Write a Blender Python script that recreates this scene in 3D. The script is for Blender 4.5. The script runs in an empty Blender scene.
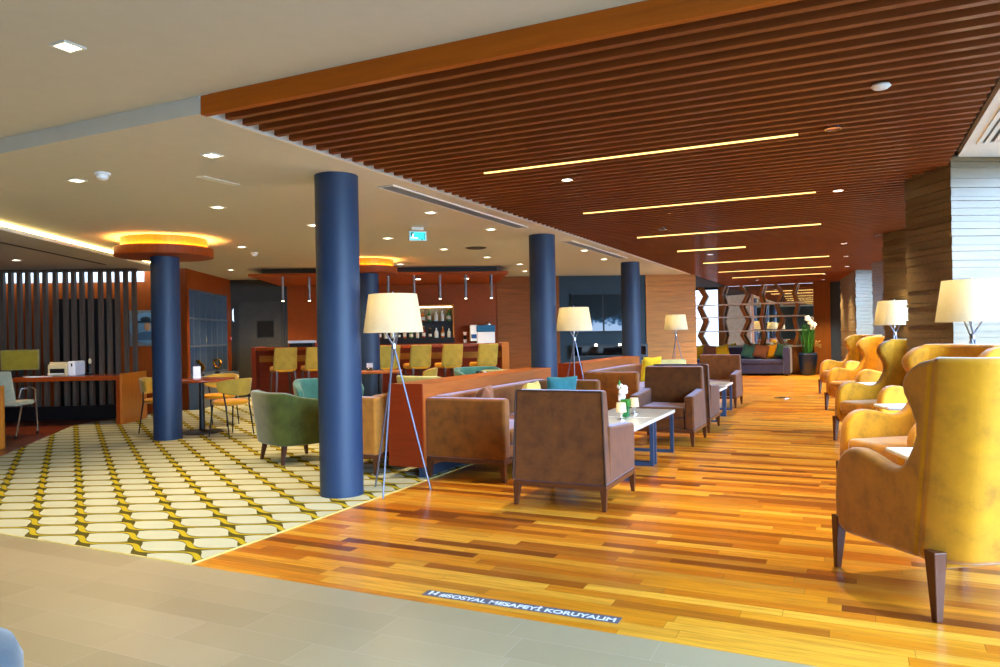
import bpy, bmesh, math, random
from mathutils import Vector, Matrix
random.seed(7)
PI = math.pi
SC = bpy.context.scene
COL = SC.collection
R30 = math.radians(30)
AX, AY = math.cos(R30), math.sin(R30)      # axis a of the turned grid (bar wall)
BX, BY = -AY, AX                           # axis b


def lin(r, g, b):
    f = lambda c: (c / 255 / 12.92) if c <= 10 else ((c / 255 + .055) / 1.055) ** 2.4
    return (f(r), f(g), f(b), 1)


# ------------------------------------------------------------------ camera
HC = 1.30
cam = bpy.data.cameras.new('camera')
cam.sensor_width = 36
cam.lens = 740.5 / 1000 * 36
cam.shift_y = 1.24 / 1000
cam.clip_start = .05
co = bpy.data.objects.new('camera', cam)
COL.objects.link(co)
yaw, roll = math.radians(25.51), math.radians(-1.05)
w = Vector((-math.sin(yaw), math.cos(yaw), 0))
r0 = Vector((math.cos(yaw), math.sin(yaw), 0))
u0 = Vector((0, 0, 1))
r = r0 * math.cos(roll) + u0 * math.sin(roll)
u = -r0 * math.sin(roll) + u0 * math.cos(roll)
m = Matrix((r, u, -w)).transposed().to_4x4()
m.translation = Vector((0, 0, HC))
co.matrix_world = m
SC.camera = co
SC.view_settings.view_transform = 'Standard'
SC.view_settings.look = 'None'
SC.view_settings.gamma = 1
SC.view_settings.use_curve_mapping = False
SC.view_settings.exposure = 1.05


# ------------------------------------------------------------------ materials
class NT:
    def __init__(s, name):
        s.m = bpy.data.materials.new(name)
        s.m.use_nodes = True
        s.t = s.m.node_tree
        s.p = s.t.nodes['Principled BSDF']

    def n(s, typ, **kw):
        x = s.t.nodes.new(typ)
        for k, v in kw.items():
            if k.startswith('i_'):
                key = k[2:]
                x.inputs[int(key) if key.isdigit() else key.replace('_', ' ')].default_value = v
            else:
                setattr(x, k, v)
        return x

    def l(s, a, b):
        s.t.links.new(a, b)

    def math(s, op, a, b=0.0, c=0.0):
        x = s.t.nodes.new('ShaderNodeMath')
        x.operation = op
        for i, v in enumerate((a, b, c)):
            if isinstance(v, (int, float)):
                x.inputs[i].default_value = v
            else:
                s.l(v, x.inputs[i])
        return x.outputs[0]

    def mix(s, f, a, b):
        x = s.t.nodes.new('ShaderNodeMix')
        x.data_type = 'RGBA'
        for i, v in ((0, f), (6, a), (7, b)):
            if isinstance(v, (int, float, tuple)):
                x.inputs[i].default_value = v
            else:
                s.l(v, x.inputs[i])
        return x.outputs[2]

    def ramp(s, f, stops, interp='LINEAR'):
        x = s.t.nodes.new('ShaderNodeValToRGB')
        x.color_ramp.interpolation = interp
        e = x.color_ramp.elements
        while len(e) < len(stops):
            e.new(.5)
        for i, (p, c) in enumerate(stops):
            e[i].position = p
            e[i].color = c
        s.l(f, x.inputs[0])
        return x.outputs[0]

    def obj(s):
        return s.n('ShaderNodeTexCoord').outputs['Object']

    def gen(s):
        return s.n('ShaderNodeNewGeometry').outputs['Position']

    def noise(s, vec, scale, detail=3, rough=.55, sc=(1, 1, 1)):
        mp = s.n('ShaderNodeMapping')
        mp.inputs['Scale'].default_value = sc
        s.l(vec, mp.inputs[0])
        x = s.n('ShaderNodeTexNoise')
        x.inputs['Scale'].default_value = scale
        x.inputs['Detail'].default_value = detail
        x.inputs['Roughness'].default_value = rough
        s.l(mp.outputs[0], x.inputs['Vector'])
        return x.outputs[0]

    def bump(s, h, strength=.2, dist=.01):
        x = s.n('ShaderNodeBump')
        x.inputs['Strength'].default_value = strength
        x.inputs['Distance'].default_value = dist
        s.l(h, x.inputs['Height'])
        s.l(x.outputs[0], s.p.inputs['Normal'])


def plain(name, c, rough=.5, metal=0, emit=0, ecol=None, coat=0, sheen=0, var=.12, scale=9):
    t = NT(name)
    f = t.noise(t.obj(), scale)
    c2 = tuple(x * (1 - var) for x in c[:3]) + (1,)
    c3 = tuple(min(1, x * (1 + var)) for x in c[:3]) + (1,)
    t.l(t.ramp(f, [(.3, c2), (.7, c3)]), t.p.inputs['Base Color'])
    t.p.inputs['Roughness'].default_value = rough
    t.p.inputs['Metallic'].default_value = metal
    t.p.inputs['Coat Weight'].default_value = coat
    if emit:
        t.p.inputs['Emission Color'].default_value = ecol or c
        t.p.inputs['Emission Strength'].default_value = emit
    if sheen:
        t.p.inputs['Sheen Weight'].default_value = sheen
    return t.m


def velvet(name, c, dark=.55, light=1.3, scale=7, sheen=.6, tint=(1, 1, 1, 1)):
    t = NT(name)
    o = t.obj()
    f = t.noise(o, scale, 5, .65)
    g = t.noise(o, 160, 2)
    cd = tuple(x * dark for x in c[:3]) + (1,)
    cl = tuple(min(1, x * light) for x in c[:3]) + (1,)
    base = t.ramp(f, [(.3, cd), (.5, c), (.72, cl)])
    t.l(base, t.p.inputs['Base Color'])
    t.p.inputs['Roughness'].default_value = .75
    t.p.inputs['Specular IOR Level'].default_value = .25
    t.p.inputs['Sheen Weight'].default_value = sheen
    t.p.inputs['Sheen Roughness'].default_value = .42
    t.p.inputs['Sheen Tint'].default_value = tint
    t.bump(g, .25, .003)
    return t.m


def wood(name, c, rough=.35, axis=0, scale=3.0, var=.45, coat=.2):
    t = NT(name)
    sc = [14, 14, 14]
    sc[axis] = 1.0
    o = t.obj()
    f = t.noise(o, scale, 5, .6, sc)
    cd = tuple(x * (1 - var) for x in c[:3]) + (1,)
    cl = tuple(min(1, x * (1 + var * .7)) for x in c[:3]) + (1,)
    t.l(t.ramp(f, [(.25, cd), (.5, c), (.75, cl)]), t.p.inputs['Base Color'])
    t.p.inputs['Roughness'].default_value = rough
    t.p.inputs['Specular IOR Level'].default_value = .3
    t.p.inputs['Coat Weight'].default_value = coat
    t.p.inputs['Coat Roughness'].default_value = .2
    return t.m


def planks(name, stops, wid=.1, length=1.1, rot=0.0, rough=.22):
    t = NT(name)
    mp = t.n('ShaderNodeMapping')
    mp.inputs['Rotation'].default_value = (0, 0, rot)
    t.l(t.gen(), mp.inputs[0])
    sp = t.n('ShaderNodeSeparateXYZ')
    t.l(mp.outputs[0], sp.inputs[0])
    X, Y = sp.outputs[0], sp.outputs[1]
    row = t.math('FLOOR', t.math('DIVIDE', Y, wid))
    wn = t.n('ShaderNodeTexWhiteNoise', noise_dimensions='1D')
    t.l(row, wn.inputs['W'])
    sh = t.math('MULTIPLY', wn.outputs[0], 7.3)
    colm = t.math('FLOOR', t.math('DIVIDE', t.math('ADD', X, sh), length))
    cb = t.n('ShaderNodeCombineXYZ')
    t.l(row, cb.inputs[0])
    t.l(colm, cb.inputs[1])
    w2 = t.n('ShaderNodeTexWhiteNoise', noise_dimensions='2D')
    t.l(cb.outputs[0], w2.inputs['Vector'])
    base = t.ramp(w2.outputs[0], stops)
    # grain along the plank, moved per plank
    vm = t.n('ShaderNodeVectorMath', operation='MULTIPLY_ADD')
    t.l(cb.outputs[0], vm.inputs[0])
    vm.inputs[1].default_value = (3.1, 5.7, 0)
    t.l(mp.outputs[0], vm.inputs[2])
    g = t.noise(vm.outputs[0], 2.2, 5, .62, (1.2, 16, 1))
    base = t.mix(t.math('MULTIPLY', t.math('SUBTRACT', g, .42), 1.6), base, lin(120, 55, 10))
    fy = t.math('FRACT', t.math('DIVIDE', Y, wid))
    fx = t.math('FRACT', t.math('DIVIDE', t.math('ADD', X, sh), length))
    seam = t.math('MAXIMUM', t.math('LESS_THAN', fy, .025), t.math('LESS_THAN', fx, .003))
    base = t.mix(t.math('MULTIPLY', seam, .55), base, lin(60, 25, 8))
    t.l(base, t.p.inputs['Base Color'])
    rr = t.math('ADD', t.math('MULTIPLY', g, .18), rough)
    t.l(rr, t.p.inputs['Roughness'])
    t.p.inputs['Coat Weight'].default_value = .25
    t.p.inputs['Coat Roughness'].default_value = .16
    return t.m


def tilemat():
    t = NT('stone_tile')
    sp = t.n('ShaderNodeSeparateXYZ')
    t.l(t.gen(), sp.inputs[0])
    X, Y = sp.outputs[0], sp.outputs[1]
    wd, ln = .2, .62
    yy = t.math('DIVIDE', t.math('SUBTRACT', Y, 3.09), wd)
    row = t.math('FLOOR', yy)
    wn = t.n('ShaderNodeTexWhiteNoise', noise_dimensions='1D')
    t.l(row, wn.inputs['W'])
    xx = t.math('DIVIDE', t.math('ADD', X, t.math('MULTIPLY', wn.outputs[0], .8)), ln)
    cb = t.n('ShaderNodeCombineXYZ')
    t.l(row, cb.inputs[0])
    t.l(t.math('FLOOR', xx), cb.inputs[1])
    w2 = t.n('ShaderNodeTexWhiteNoise', noise_dimensions='2D')
    t.l(cb.outputs[0], w2.inputs['Vector'])
    base = t.ramp(w2.outputs[0], [(0, lin(166, 152, 120)), (1, lin(182, 168, 136))])
    nz = t.noise(t.gen(), 3, 5, .6)
    base = t.mix(t.math('MULTIPLY', nz, .35), base, lin(134, 122, 94))
    seam = t.math('MAXIMUM', t.math('LESS_THAN', t.math('FRACT', yy), .014), t.math('LESS_THAN', t.math('FRACT', xx), .005))
    base = t.mix(t.math('MULTIPLY', seam, .6), base, lin(190, 182, 168))
    t.l(base, t.p.inputs['Base Color'])
    t.p.inputs['Roughness'].default_value = .3
    return t.m


def rugmat():
    t = NT('patterned_carpet')
    sp = t.n('ShaderNodeSeparateXYZ')
    t.l(t.gen(), sp.inputs[0])
    X, Y = sp.outputs[0], sp.outputs[1]
    P, Q = .52, .178
    k0 = t.math('FLOOR', t.math('ADD', t.math('DIVIDE', t.math('SUBTRACT', Y, 3.21), Q), .5))
    om = cm = None
    for dk in (-1, 0, 1):
        k = t.math('ADD', k0, float(dk))
        ph = t.math('MULTIPLY', t.math('ADD', t.math('DIVIDE', t.math('ADD', X, 3.57), P), t.math('MULTIPLY', k, .5)), 2 * PI)
        g = t.math('ADD', t.math('ADD', t.math('MULTIPLY', t.math('SINE', ph), -.046), t.math('MULTIPLY', t.math('SINE', t.math('MULTIPLY', ph, 2.0)), -.004)),
                   t.math('MULTIPLY', t.math('SINE', t.math('MULTIPLY', ph, 3.0)), .0))
        d = t.math('SUBTRACT', t.math('SUBTRACT', t.math('SUBTRACT', Y, 3.21), t.math('MULTIPLY', k, Q)), g)

        def bumpf(sh):
            c_ = t.math('MAXIMUM', t.math('COSINE', t.math('ADD', ph, sh)), 0.0)
            return t.math('POWER', c_, 1.4)
        up = t.math('ADD', t.math('MULTIPLY', bumpf(1.25), .040), .024)
        dn = t.math('ADD', t.math('MULTIPLY', bumpf(-1.25), .040), .024)
        o_ = t.math('MULTIPLY', t.math('LESS_THAN', d, up), t.math('GREATER_THAN', d, t.math('MULTIPLY', dn, -1.0)))
        c_ = t.math('LESS_THAN', t.math('ABSOLUTE', d), t.math('ADD', t.math('MULTIPLY', bumpf(0.0), .012), .010))
        om = o_ if om is None else t.math('MAXIMUM', om, o_)
        cm = c_ if cm is None else t.math('MAXIMUM', cm, c_)
    nz = t.noise(t.gen(), 2.5, 3)
    pale = t.mix(nz, lin(190, 194, 168), lin(212, 216, 196))
    c = t.mix(om, pale, lin(88, 80, 28))
    c = t.mix(cm, c, lin(196, 176, 34))
    fz = t.noise(t.gen(), 220, 2)
    c = t.mix(t.math('MULTIPLY', fz, .22), c, lin(90, 82, 40))
    t.l(c, t.p.inputs['Base Color'])
    t.p.inputs['Roughness'].default_value = .95
    t.p.inputs['Specular IOR Level'].default_value = .1
    t.bump(fz, .3, .004)
    return t.m


def glassmat(name, tint=(.93, .97, 1, 1)):
    t = NT(name)
    tr = t.n('ShaderNodeBsdfTransparent')
    tr.inputs[0].default_value = tint
    gl = t.n('ShaderNodeBsdfGlossy')
    gl.inputs['Roughness'].default_value = .02
    mx = t.n('ShaderNodeMixShader')
    fr = t.n('ShaderNodeFresnel')
    fr.inputs[0].default_value = 1.3
    bf = t.n('ShaderNodeNewGeometry').outputs['Backfacing']
    t.l(t.math('MULTIPLY', fr.outputs[0], t.math('SUBTRACT', 1.0, bf)), mx.inputs[0])
    t.l(tr.outputs[0], mx.inputs[1])
    t.l(gl.outputs[0], mx.inputs[2])
    t.l(mx.outputs[0], t.t.nodes['Material Output'].inputs[0])
    return t.m


def emis(name, c, s):
    t = NT(name)
    t.p.inputs['Base Color'].default_value = c
    t.p.inputs['Emission Color'].default_value = c
    t.p.inputs['Emission Strength'].default_value = s
    return t.m


def shademat():
    t = NT('lamp_shade_fabric')
    f = t.noise(t.obj(), 60, 2)
    t.l(t.ramp(f, [(.3, lin(212, 206, 182)), (.7, lin(222, 216, 194))]), t.p.inputs['Base Color'])
    t.p.inputs['Roughness'].default_value = .9
    t.p.inputs['Emission Color'].default_value = lin(255, 242, 190)
    t.p.inputs['Emission Strength'].default_value = .04
    tl = t.n('ShaderNodeBsdfTranslucent')
    tl.inputs[0].default_value = lin(250, 240, 205)
    mx = t.n('ShaderNodeMixShader')
    mx.inputs[0].default_value = .35
    t.l(t.p.outputs[0], mx.inputs[1])
    t.l(tl.outputs[0], mx.inputs[2])
    t.l(mx.outputs[0], t.t.nodes['Material Output'].inputs[0])
    return t.m


def tvmat():
    t = NT('screen_picture')
    o = t.obj()
    n1 = t.noise(o, 3.2, 4, .6)
    n2 = t.noise(o, 9, 3, .6)
    sp = t.n('ShaderNodeSeparateXYZ')
    t.l(o, sp.inputs[0])
    low = t.math('MULTIPLY', t.math('SUBTRACT', .05, sp.outputs[2]), 1.2)
    k = t.math('ADD', t.math('MULTIPLY', n2, n1), low)
    c = t.ramp(k, [(.34, lin(4, 14, 20)), (.46, lin(10, 32, 44)), (.55, lin(50, 96, 140)), (.66, lin(170, 200, 240))])
    t.l(c, t.p.inputs['Emission Color'])
    t.p.inputs['Base Color'].default_value = lin(6, 8, 10)
    t.p.inputs['Emission Strength'].default_value = .45
    t.p.inputs['Roughness'].default_value = .4
    t.p.inputs['Specular IOR Level'].default_value = .15
    return t.m


M = {}
M['white'] = plain('ceiling_paint', lin(200, 196, 184), .85, var=.02)
M['trimwhite'] = plain('white_paint', lin(225, 224, 218), .6, var=.02)
M['tile'] = tilemat()
M['rug'] = rugmat()
M['floorwood'] = planks('plank_floor', [(0, lin(112, 52, 6)), (.2, lin(200, 112, 14)), (.5, lin(226, 146, 28)), (.8, lin(242, 176, 56)), (1, lin(172, 94, 12))], .085, .95)
M['darkfloor'] = planks('dark_plank_floor', [(0, lin(92, 36, 14)), (.5, lin(122, 50, 18)), (1, lin(150, 68, 26))], .09, 1.1, -R30)
M['slat'] = wood('slat_wood', lin(128, 62, 12), .7, 0, 2.0, .25)
M['beam'] = wood('beam_wood', lin(166, 82, 0), .55, 0, 2.2, .2, .0)
M['slatback'] = plain('slat_backing', lin(40, 20, 12), .9)
M['column'] = plain('column_paint', lin(28, 52, 84), .5, var=.03)
M['redwood'] = wood('red_wood_veneer', lin(150, 64, 4), .5, 2, 2.5, .22, .0)
M['redwoodh'] = wood('red_wood_panel', lin(150, 66, 4), .5, 0, 2.5, .22, .0)
M['endwood'] = wood('partition_end_wood', lin(136, 44, 8), .45, 0, 2.5, .2, .05)
M['partwood'] = wood('partition_wood', lin(172, 92, 36), .4, 1, 2.0, .22, .1)
M['deskwood'] = wood('desk_wood', lin(150, 62, 20), .25, 0, 2.0, .25, .3)
M['deskside'] = wood('desk_side_wood', lin(196, 112, 30), .35, 2, 2.0, .2)
M['clad'] = wood('cladding_wood', lin(180, 116, 40), .5, 0, 2.0, .3, .0)
M['cladred'] = wood('cladding_red_wood', lin(142, 74, 14), .55, 0, 2.0, .3, .0)
M['rib'] = wood('ribbed_pillar_wood', lin(118, 98, 66), .3, 0, 2.0, .25)
M['tealwall'] = plain('teal_wall_paint', lin(26, 52, 66), .7, var=.05)
M['greywall'] = plain('charcoal_wall_paint', lin(56, 56, 54), .7, var=.05)
M['bluegrey'] = plain('slate_wall_and_lit_plinth', lin(40, 58, 82), .6, var=.05)
M['divider'] = plain('divider_slat_paint', lin(86, 70, 58), .55, var=.08)
M['black'] = plain('black_lacquer', lin(16, 16, 18), .35)
M['dark'] = plain('dark_metal', lin(34, 34, 38), .4, .6)
M['bluemetal'] = plain('blue_grey_metal', lin(58, 84, 120), .4, .4)
M['chrome'] = plain('chrome', lin(205, 205, 212), .18, 1, var=.02)
M['walnut'] = wood('walnut_leg', lin(86, 46, 26), .35, 2, 3.0, .3)
M['walnuth'] = wood('walnut_rail', lin(92, 50, 26), .35, 0, 3.0, .3)
M['brown'] = velvet('brown_velvet', lin(104, 58, 14), .6, 1.3, 8, .5, (.62, .70, 1, 1))
M['sofabrown'] = velvet('sofa_brown_velvet', lin(128, 74, 8), .6, 1.25, 8, .5, (.66, .72, 1, 1))
M['tan'] = velvet('tan_velvet', lin(176, 112, 34), .7, 1.15, 8, .5)
M['mustard'] = velvet('mustard_velvet', lin(192, 130, 2), .62, 1.2, 7, .6, (.85, .95, 1, 1))
M['yellow'] = velvet('yellow_fabric', lin(222, 178, 20), .8, 1.1, 6, .2)
M['olive'] = velvet('olive_yellow_fabric', lin(186, 150, 54), .75, 1.15, 6, .3)
M['green'] = velvet('green_velvet', lin(84, 94, 40), .65, 1.3, 6, .5)
M['teal'] = velvet('teal_velvet', lin(70, 124, 112), .7, 1.2, 6, .5)
M['palegreen'] = velvet('pale_green_velvet', lin(196, 192, 128), .85, 1.1, 6, .3)
M['tealcushion'] = velvet('teal_cushion_fabric', lin(60, 130, 138), .75, 1.2, 8, .2)
M['brownc'] = velvet('brown_cushion_fabric', lin(128, 78, 52), .8, 1.15, 8, .2)
M['palec'] = velvet('pale_yellow_cushion_fabric', lin(204, 186, 104), .85, 1.1, 8, .2)
M['dkgreen'] = velvet('dark_green_cushion_fabric', lin(38, 74, 54), .75, 1.2, 8, .2)
M['orange'] = velvet('orange_cushion_fabric', lin(232, 160, 16), .8, 1.1, 8, .2)
M['sofagrey'] = velvet('grey_purple_velvet', lin(56, 58, 98), .75, 1.15, 5, .4)
M['marble'] = plain('white_marble', lin(226, 226, 222), .15, var=.05, scale=4)
M['whiteplastic'] = plain('white_plastic', lin(232, 236, 242), .3, var=.02)
M['beige'] = plain('beige_plastic', lin(206, 190, 150), .45, var=.03)
M['greyfab'] = velvet('grey_fabric', lin(178, 168, 138), .85, 1.1, 12, .1)
M['bluefab'] = velvet('slate_blue_fabric', lin(70, 84, 98), .85, 1.1, 12, .3)
M['shade'] = shademat()
M['lampmetal'] = plain('brushed_lamp_metal', lin(128, 132, 150), .35, .8)
M['glass'] = glassmat('window_glass')
M['mirror'] = plain('mirror_glass', (.86, .88, .9, 1), .015, 1, var=.0)
M['led'] = emis('led_warm_strip', lin(255, 212, 120), 1.3)
M['ledcove'] = emis('led_cove', lin(255, 226, 140), 9)
M['ledring'] = emis('led_ring', lin(255, 214, 110), 26)
M['lens'] = emis('downlight_lens', lin(255, 240, 205), 5)
M['exit'] = emis('exit_panel', lin(40, 200, 205), .9)
M['exitw'] = emis('exit_white', lin(225, 255, 250), 1.3)
M['tv'] = tvmat()
M['zig'] = wood('zigzag_wood', lin(140, 86, 36), .4, 2, 2.0, .3)
M['greenglass'] = plain('green_ceramic', lin(20, 110, 60), .2, coat=.3)
M['leaf'] = plain('leaf_green', lin(46, 120, 40), .5, var=.4, scale=14)
M['straw'] = plain('dry_straw', lin(190, 160, 90), .7, var=.2)
M['petal'] = plain('white_petal', lin(240, 240, 244), .5, var=.02)
M['pot'] = plain('blue_pot_glaze', lin(26, 44, 76), .3, coat=.3)
M['gold'] = plain('gold_leaf', lin(214, 160, 60), .25, 1)
M['stickerm'] = plain('grey_vinyl', lin(96, 98, 112), .4, var=.03)
M['relief'] = plain('relief_blue', lin(110, 142, 158), .5, var=.1)
M['reliefdark'] = plain('relief_dark', lin(36, 46, 54), .5)
M['skin'] = plain('painted_face', lin(190, 130, 84), .6)
M['bluetop'] = plain('blue_machine_cover', lin(20, 96, 138), .35)
M['red'] = plain('red_plastic', lin(190, 30, 30), .4)
M['shelfblue'] = plain('shelf_slate_lacquer', lin(84, 98, 112), .5, var=.06)
M['shelfback'] = plain('shelf_dark_back', lin(28, 40, 52), .6, var=.06)
M['exterior'] = plain('outdoor_paving', lin(170, 172, 168), .9)
M['hedge'] = plain('outdoor_hedge', lin(70, 96, 60), .9, var=.4, scale=3)


# ------------------------------------------------------------------ mesh helpers
class MB:
    def __init__(s):
        s.b = bmesh.new()

    def quadbox(s, pts):
        v = [s.b.verts.new(p) for p in pts]
        for f in ((3, 2, 1, 0), (4, 5, 6, 7), (0, 1, 5, 4), (1, 2, 6, 5), (2, 3, 7, 6), (3, 0, 4, 7)):
            s.b.faces.new([v[i] for i in f])
        return s

    def box(s, x0, x1, y0, y1, z0, z1, ang=0, piv=(0, 0)):
        ca, sa = math.cos(ang), math.sin(ang)
        P = []
        for z in (z0, z1):
            for x, y in ((x0, y0), (x1, y0), (x1, y1), (x0, y1)):
                if ang:
                    dx, dy = x - piv[0], y - piv[1]
                    x, y = piv[0] + dx * ca - dy * sa, piv[1] + dx * sa + dy * ca
                P.append((x, y, z))
        return s.quadbox(P)

    def taper(s, c0, s0, c1, s1):
        """box-section bar from centre c0 (half sizes s0) to c1 (s1)"""
        P = []
        for c, h in ((c0, s0), (c1, s1)):
            for i, j in ((-1, -1), (1, -1), (1, 1), (-1, 1)):
                P.append((c[0] + i * h[0], c[1] + j * h[1], c[2]))
        return s.quadbox(P)

    def prism(s, poly, z0, z1):
        a = [s.b.verts.new((x, y, z0)) for x, y in poly]
        b = [s.b.verts.new((x, y, z1)) for x, y in poly]
        n = len(poly)
        s.b.faces.new(a[::-1])
        s.b.faces.new(b)
        for i in range(n):
            j = (i + 1) % n
            s.b.faces.new((a[i], a[j], b[j], b[i]))
        return s

    def prismx(s, poly, x0, x1):
        """poly in (y,z) extruded along x"""
        a = [s.b.verts.new((x0, y, z)) for y, z in poly]
        b = [s.b.verts.new((x1, y, z)) for y, z in poly]
        n = len(poly)
        s.b.faces.new(a)
        s.b.faces.new(b[::-1])
        for i in range(n):
            j = (i + 1) % n
            s.b.faces.new((a[j], a[i], b[i], b[j]))
        return s

    def lathe(s, prof, n=24, c=(0, 0, 0), cap=True):
        rings = []
        for rr, z in prof:
            rings.append([s.b.verts.new((c[0] + rr * math.cos(2 * PI * i / n), c[1] + rr * math.sin(2 * PI * i / n), c[2] + z)) for i in range(n)])
        for a, b in zip(rings, rings[1:]):
            for i in range(n):
                j = (i + 1) % n
                s.b.faces.new((a[i], a[j], b[j], b[i]))
        if cap:
            s.b.faces.new(rings[0][::-1])
            s.b.faces.new(rings[-1])
        return s

    def tube(s, pts, rad, n=8, cap=True):
        pts = [Vector(p) for p in pts]
        if isinstance(rad, (int, float)):
            rad = [rad] * len(pts)
        rings = []
        up = Vector((.13, .27, .95)).normalized()
        for k, p in enumerate(pts):
            d = (pts[min(k + 1, len(pts) - 1)] - pts[max(k - 1, 0)]).normalized()
            ref = up if abs(d.dot(up)) < .95 else Vector((1, 0, 0))
            x = d.cross(ref).normalized()
            y = d.cross(x)
            rings.append([s.b.verts.new(p + (x * math.cos(2 * PI * i / n) + y * math.sin(2 * PI * i / n)) * rad[k]) for i in range(n)])
        for a, b in zip(rings, rings[1:]):
            for i in range(n):
                j = (i + 1) % n
                s.b.faces.new((a[i], a[j], b[j], b[i]))
        if cap:
            s.b.faces.new(rings[0][::-1])
            s.b.faces.new(rings[-1])
        return s

    def ball(s, c, rx, ry=None, rz=None, n=10):
        ry = ry or rx
        rz = rz or rx
        mtx = Matrix.Translation(c) @ Matrix.Diagonal((rx, ry, rz, 1))
        bmesh.ops.create_uvsphere(s.b, u_segments=n + 4, v_segments=n, radius=1, matrix=mtx)
        return s

    def grid(s, fn, nu, nv, thick=None):
        """closed sheet: fn(i/nu, j/nv, side) side 0 outer / 1 inner"""
        L = []
        for side in (0, 1):
            L.append([[s.b.verts.new(fn(i / nu, j / nv, side)) for j in range(nv + 1)] for i in range(nu + 1)])
        A, B = L
        for i in range(nu):
            for j in range(nv):
                s.b.faces.new((A[i][j], A[i + 1][j], A[i + 1][j + 1], A[i][j + 1]))
                s.b.faces.new((B[i][j], B[i][j + 1], B[i + 1][j + 1], B[i + 1][j]))
        for i in range(nu):
            s.b.faces.new((A[i + 1][0], A[i][0], B[i][0], B[i + 1][0]))
            s.b.faces.new((A[i][nv], A[i + 1][nv], B[i + 1][nv], B[i][nv]))
        for j in range(nv):
            s.b.faces.new((A[0][j], A[0][j + 1], B[0][j + 1], B[0][j]))
            s.b.faces.new((A[nu][j + 1], A[nu][j], B[nu][j], B[nu][j + 1]))
        return s

    def pillow(s, wx, hz, t, n=12, c=(0, 0, 0)):
        def fn(uu, vv, side):
            x, z = uu * 2 - 1, vv * 2 - 1
            k = (1 - x ** 4) ** .6 * (1 - z ** 4) ** .6
            pin = 1 - .07 * (1 - abs(x)) * (abs(z) ** 3) - .07 * (1 - abs(z)) * (abs(x) ** 3)
            return (c[0] + x * wx / 2 * pin, c[1] + (1 if side else -1) * (t / 2 * k + .004), c[2] + z * hz / 2 * pin)
        return s.grid(fn, n, n)

    def build(s, name, mat, parent=None, smooth=False, bevel=0, seg=3, subsurf=0, loc=None, rot=None):
        bmesh.ops.recalc_face_normals(s.b, faces=s.b.faces[:])
        me = bpy.data.meshes.new(name)
        s.b.to_mesh(me)
        s.b.free()
        me.materials.append(mat)
        o = bpy.data.objects.new(name, me)
        COL.objects.link(o)
        if smooth or bevel or subsurf:
            for p in me.polygons:
                p.use_smooth = True
        if bevel:
            bv = o.modifiers.new('bevel', 'BEVEL')
            bv.width = bevel
            bv.segments = seg
            bv.limit_method = 'ANGLE'
            bv.angle_limit = math.radians(40)
            wn = o.modifiers.new('wn', 'WEIGHTED_NORMAL')
        elif smooth:
            me.set_sharp_from_angle(angle=math.radians(42))
        if subsurf:
            ss = o.modifiers.new('ss', 'SUBSURF')
            ss.levels = ss.render_levels = subsurf
        if parent:
            o.parent = parent
        if loc:
            o.location = loc
        if rot:
            o.rotation_euler = rot
        return o


def tag(o, label, cat, group=None, kind=None):
    o['label'] = label
    o['category'] = cat
    if group:
        o['group'] = group
    if kind:
        o['kind'] = kind
    return o


def thing(name, label, cat, loc=(0, 0, 0), rz=0, group=None):
    o = bpy.data.objects.new(name, None)
    COL.objects.link(o)
    o.location = loc
    o.rotation_euler = (0, 0, rz)
    o.empty_display_size = .1
    return tag(o, label, cat, group)


KIDS = {}


def dup(src, loc, rz=0, label=None, group=None):
    def cp(o, par):
        c = o.copy()
        COL.objects.link(c)
        c.parent = par
        for ch in [q for q in list(SC.objects) if q.parent == o]:
            cp(ch, c)
        return c
    c = cp(src, None)
    c.location = loc
    c.rotation_euler = (0, 0, rz)
    if label:
        c['label'] = label
    if group:
        c['group'] = group
    return c


def struct(o, label=None):
    o['kind'] = 'structure'
    if label:
        o['label'] = label
    return o


def ang(fx, fy):
    """rotation that turns local +Y onto (fx,fy)"""
    return math.atan2(-fx, fy)


def ap(p, s, t):
    """point p moved s along a and t along b"""
    return (p[0] + s * AX + t * BX, p[1] + s * AY + t * BY)


ZC = 2.64     # main ceiling
ZN = 2.745    # higher ceiling near the camera
EX0, EX1, EY0, EY1 = -14.5, 1.75, -3.5, 23.4

# ------------------------------------------------------------------ floor
struct(MB().box(EX0, EX1, EY0, 3.09, -.1, 0).build('floor_tile', M['tile']), 'grey beige stone tile floor in the foreground')
rugpoly = [(-3.49, 3.09), (-3.49, 17.9), (-12.9, 12.3), (-11.3, 9.6), (-11.1, 7.64), (-8.88, 5.2), (-6.97, 3.09)]
struct(MB().prism(rugpoly, -.1, .004).build('floor_carpet', M['rug']), 'patterned carpet with yellow and olive waves')
struct(MB().box(-3.49, EX1, 3.09, EY1 + .3, -.1, 0).build('floor_wood', M['floorwood']), 'glossy orange plank floor')
struct(MB().prism([(-6.97, 3.09), (-8.88, 5.2), (-11.1, 7.64), (-11.3, 9.6), (-12.9, 12.3), (-14.5, 13), (-14.5, 3.09)], -.1, 0).build('floor_dark_wood', M['darkfloor']), 'dark red plank floor by the desk')
b = MB()
b.box(-3.497, -3.483, 3.09, 17.6, 0, .006)
struct(b.build('trim_1', M['palec']), 'pale metal strip between carpet and plank floor')
struct(MB().box(-6.97, -3.483, 3.083, 3.095, 0, .006).build('trim_2', M['palec']), 'pale metal strip between carpet and tile')
struct(MB().prism([(-3.49, 17.9), (-3.49, 23.6), (-9, 23.6), (-9, 14.6)], -.1, -.001).build('floor_back', M['floorwood']))

# ------------------------------------------------------------------ ceilings
struct(MB().box(EX0, EX1 + .3, EY0, 3.198, ZN, ZN + .1).build('ceiling_front', M['white']))
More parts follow.
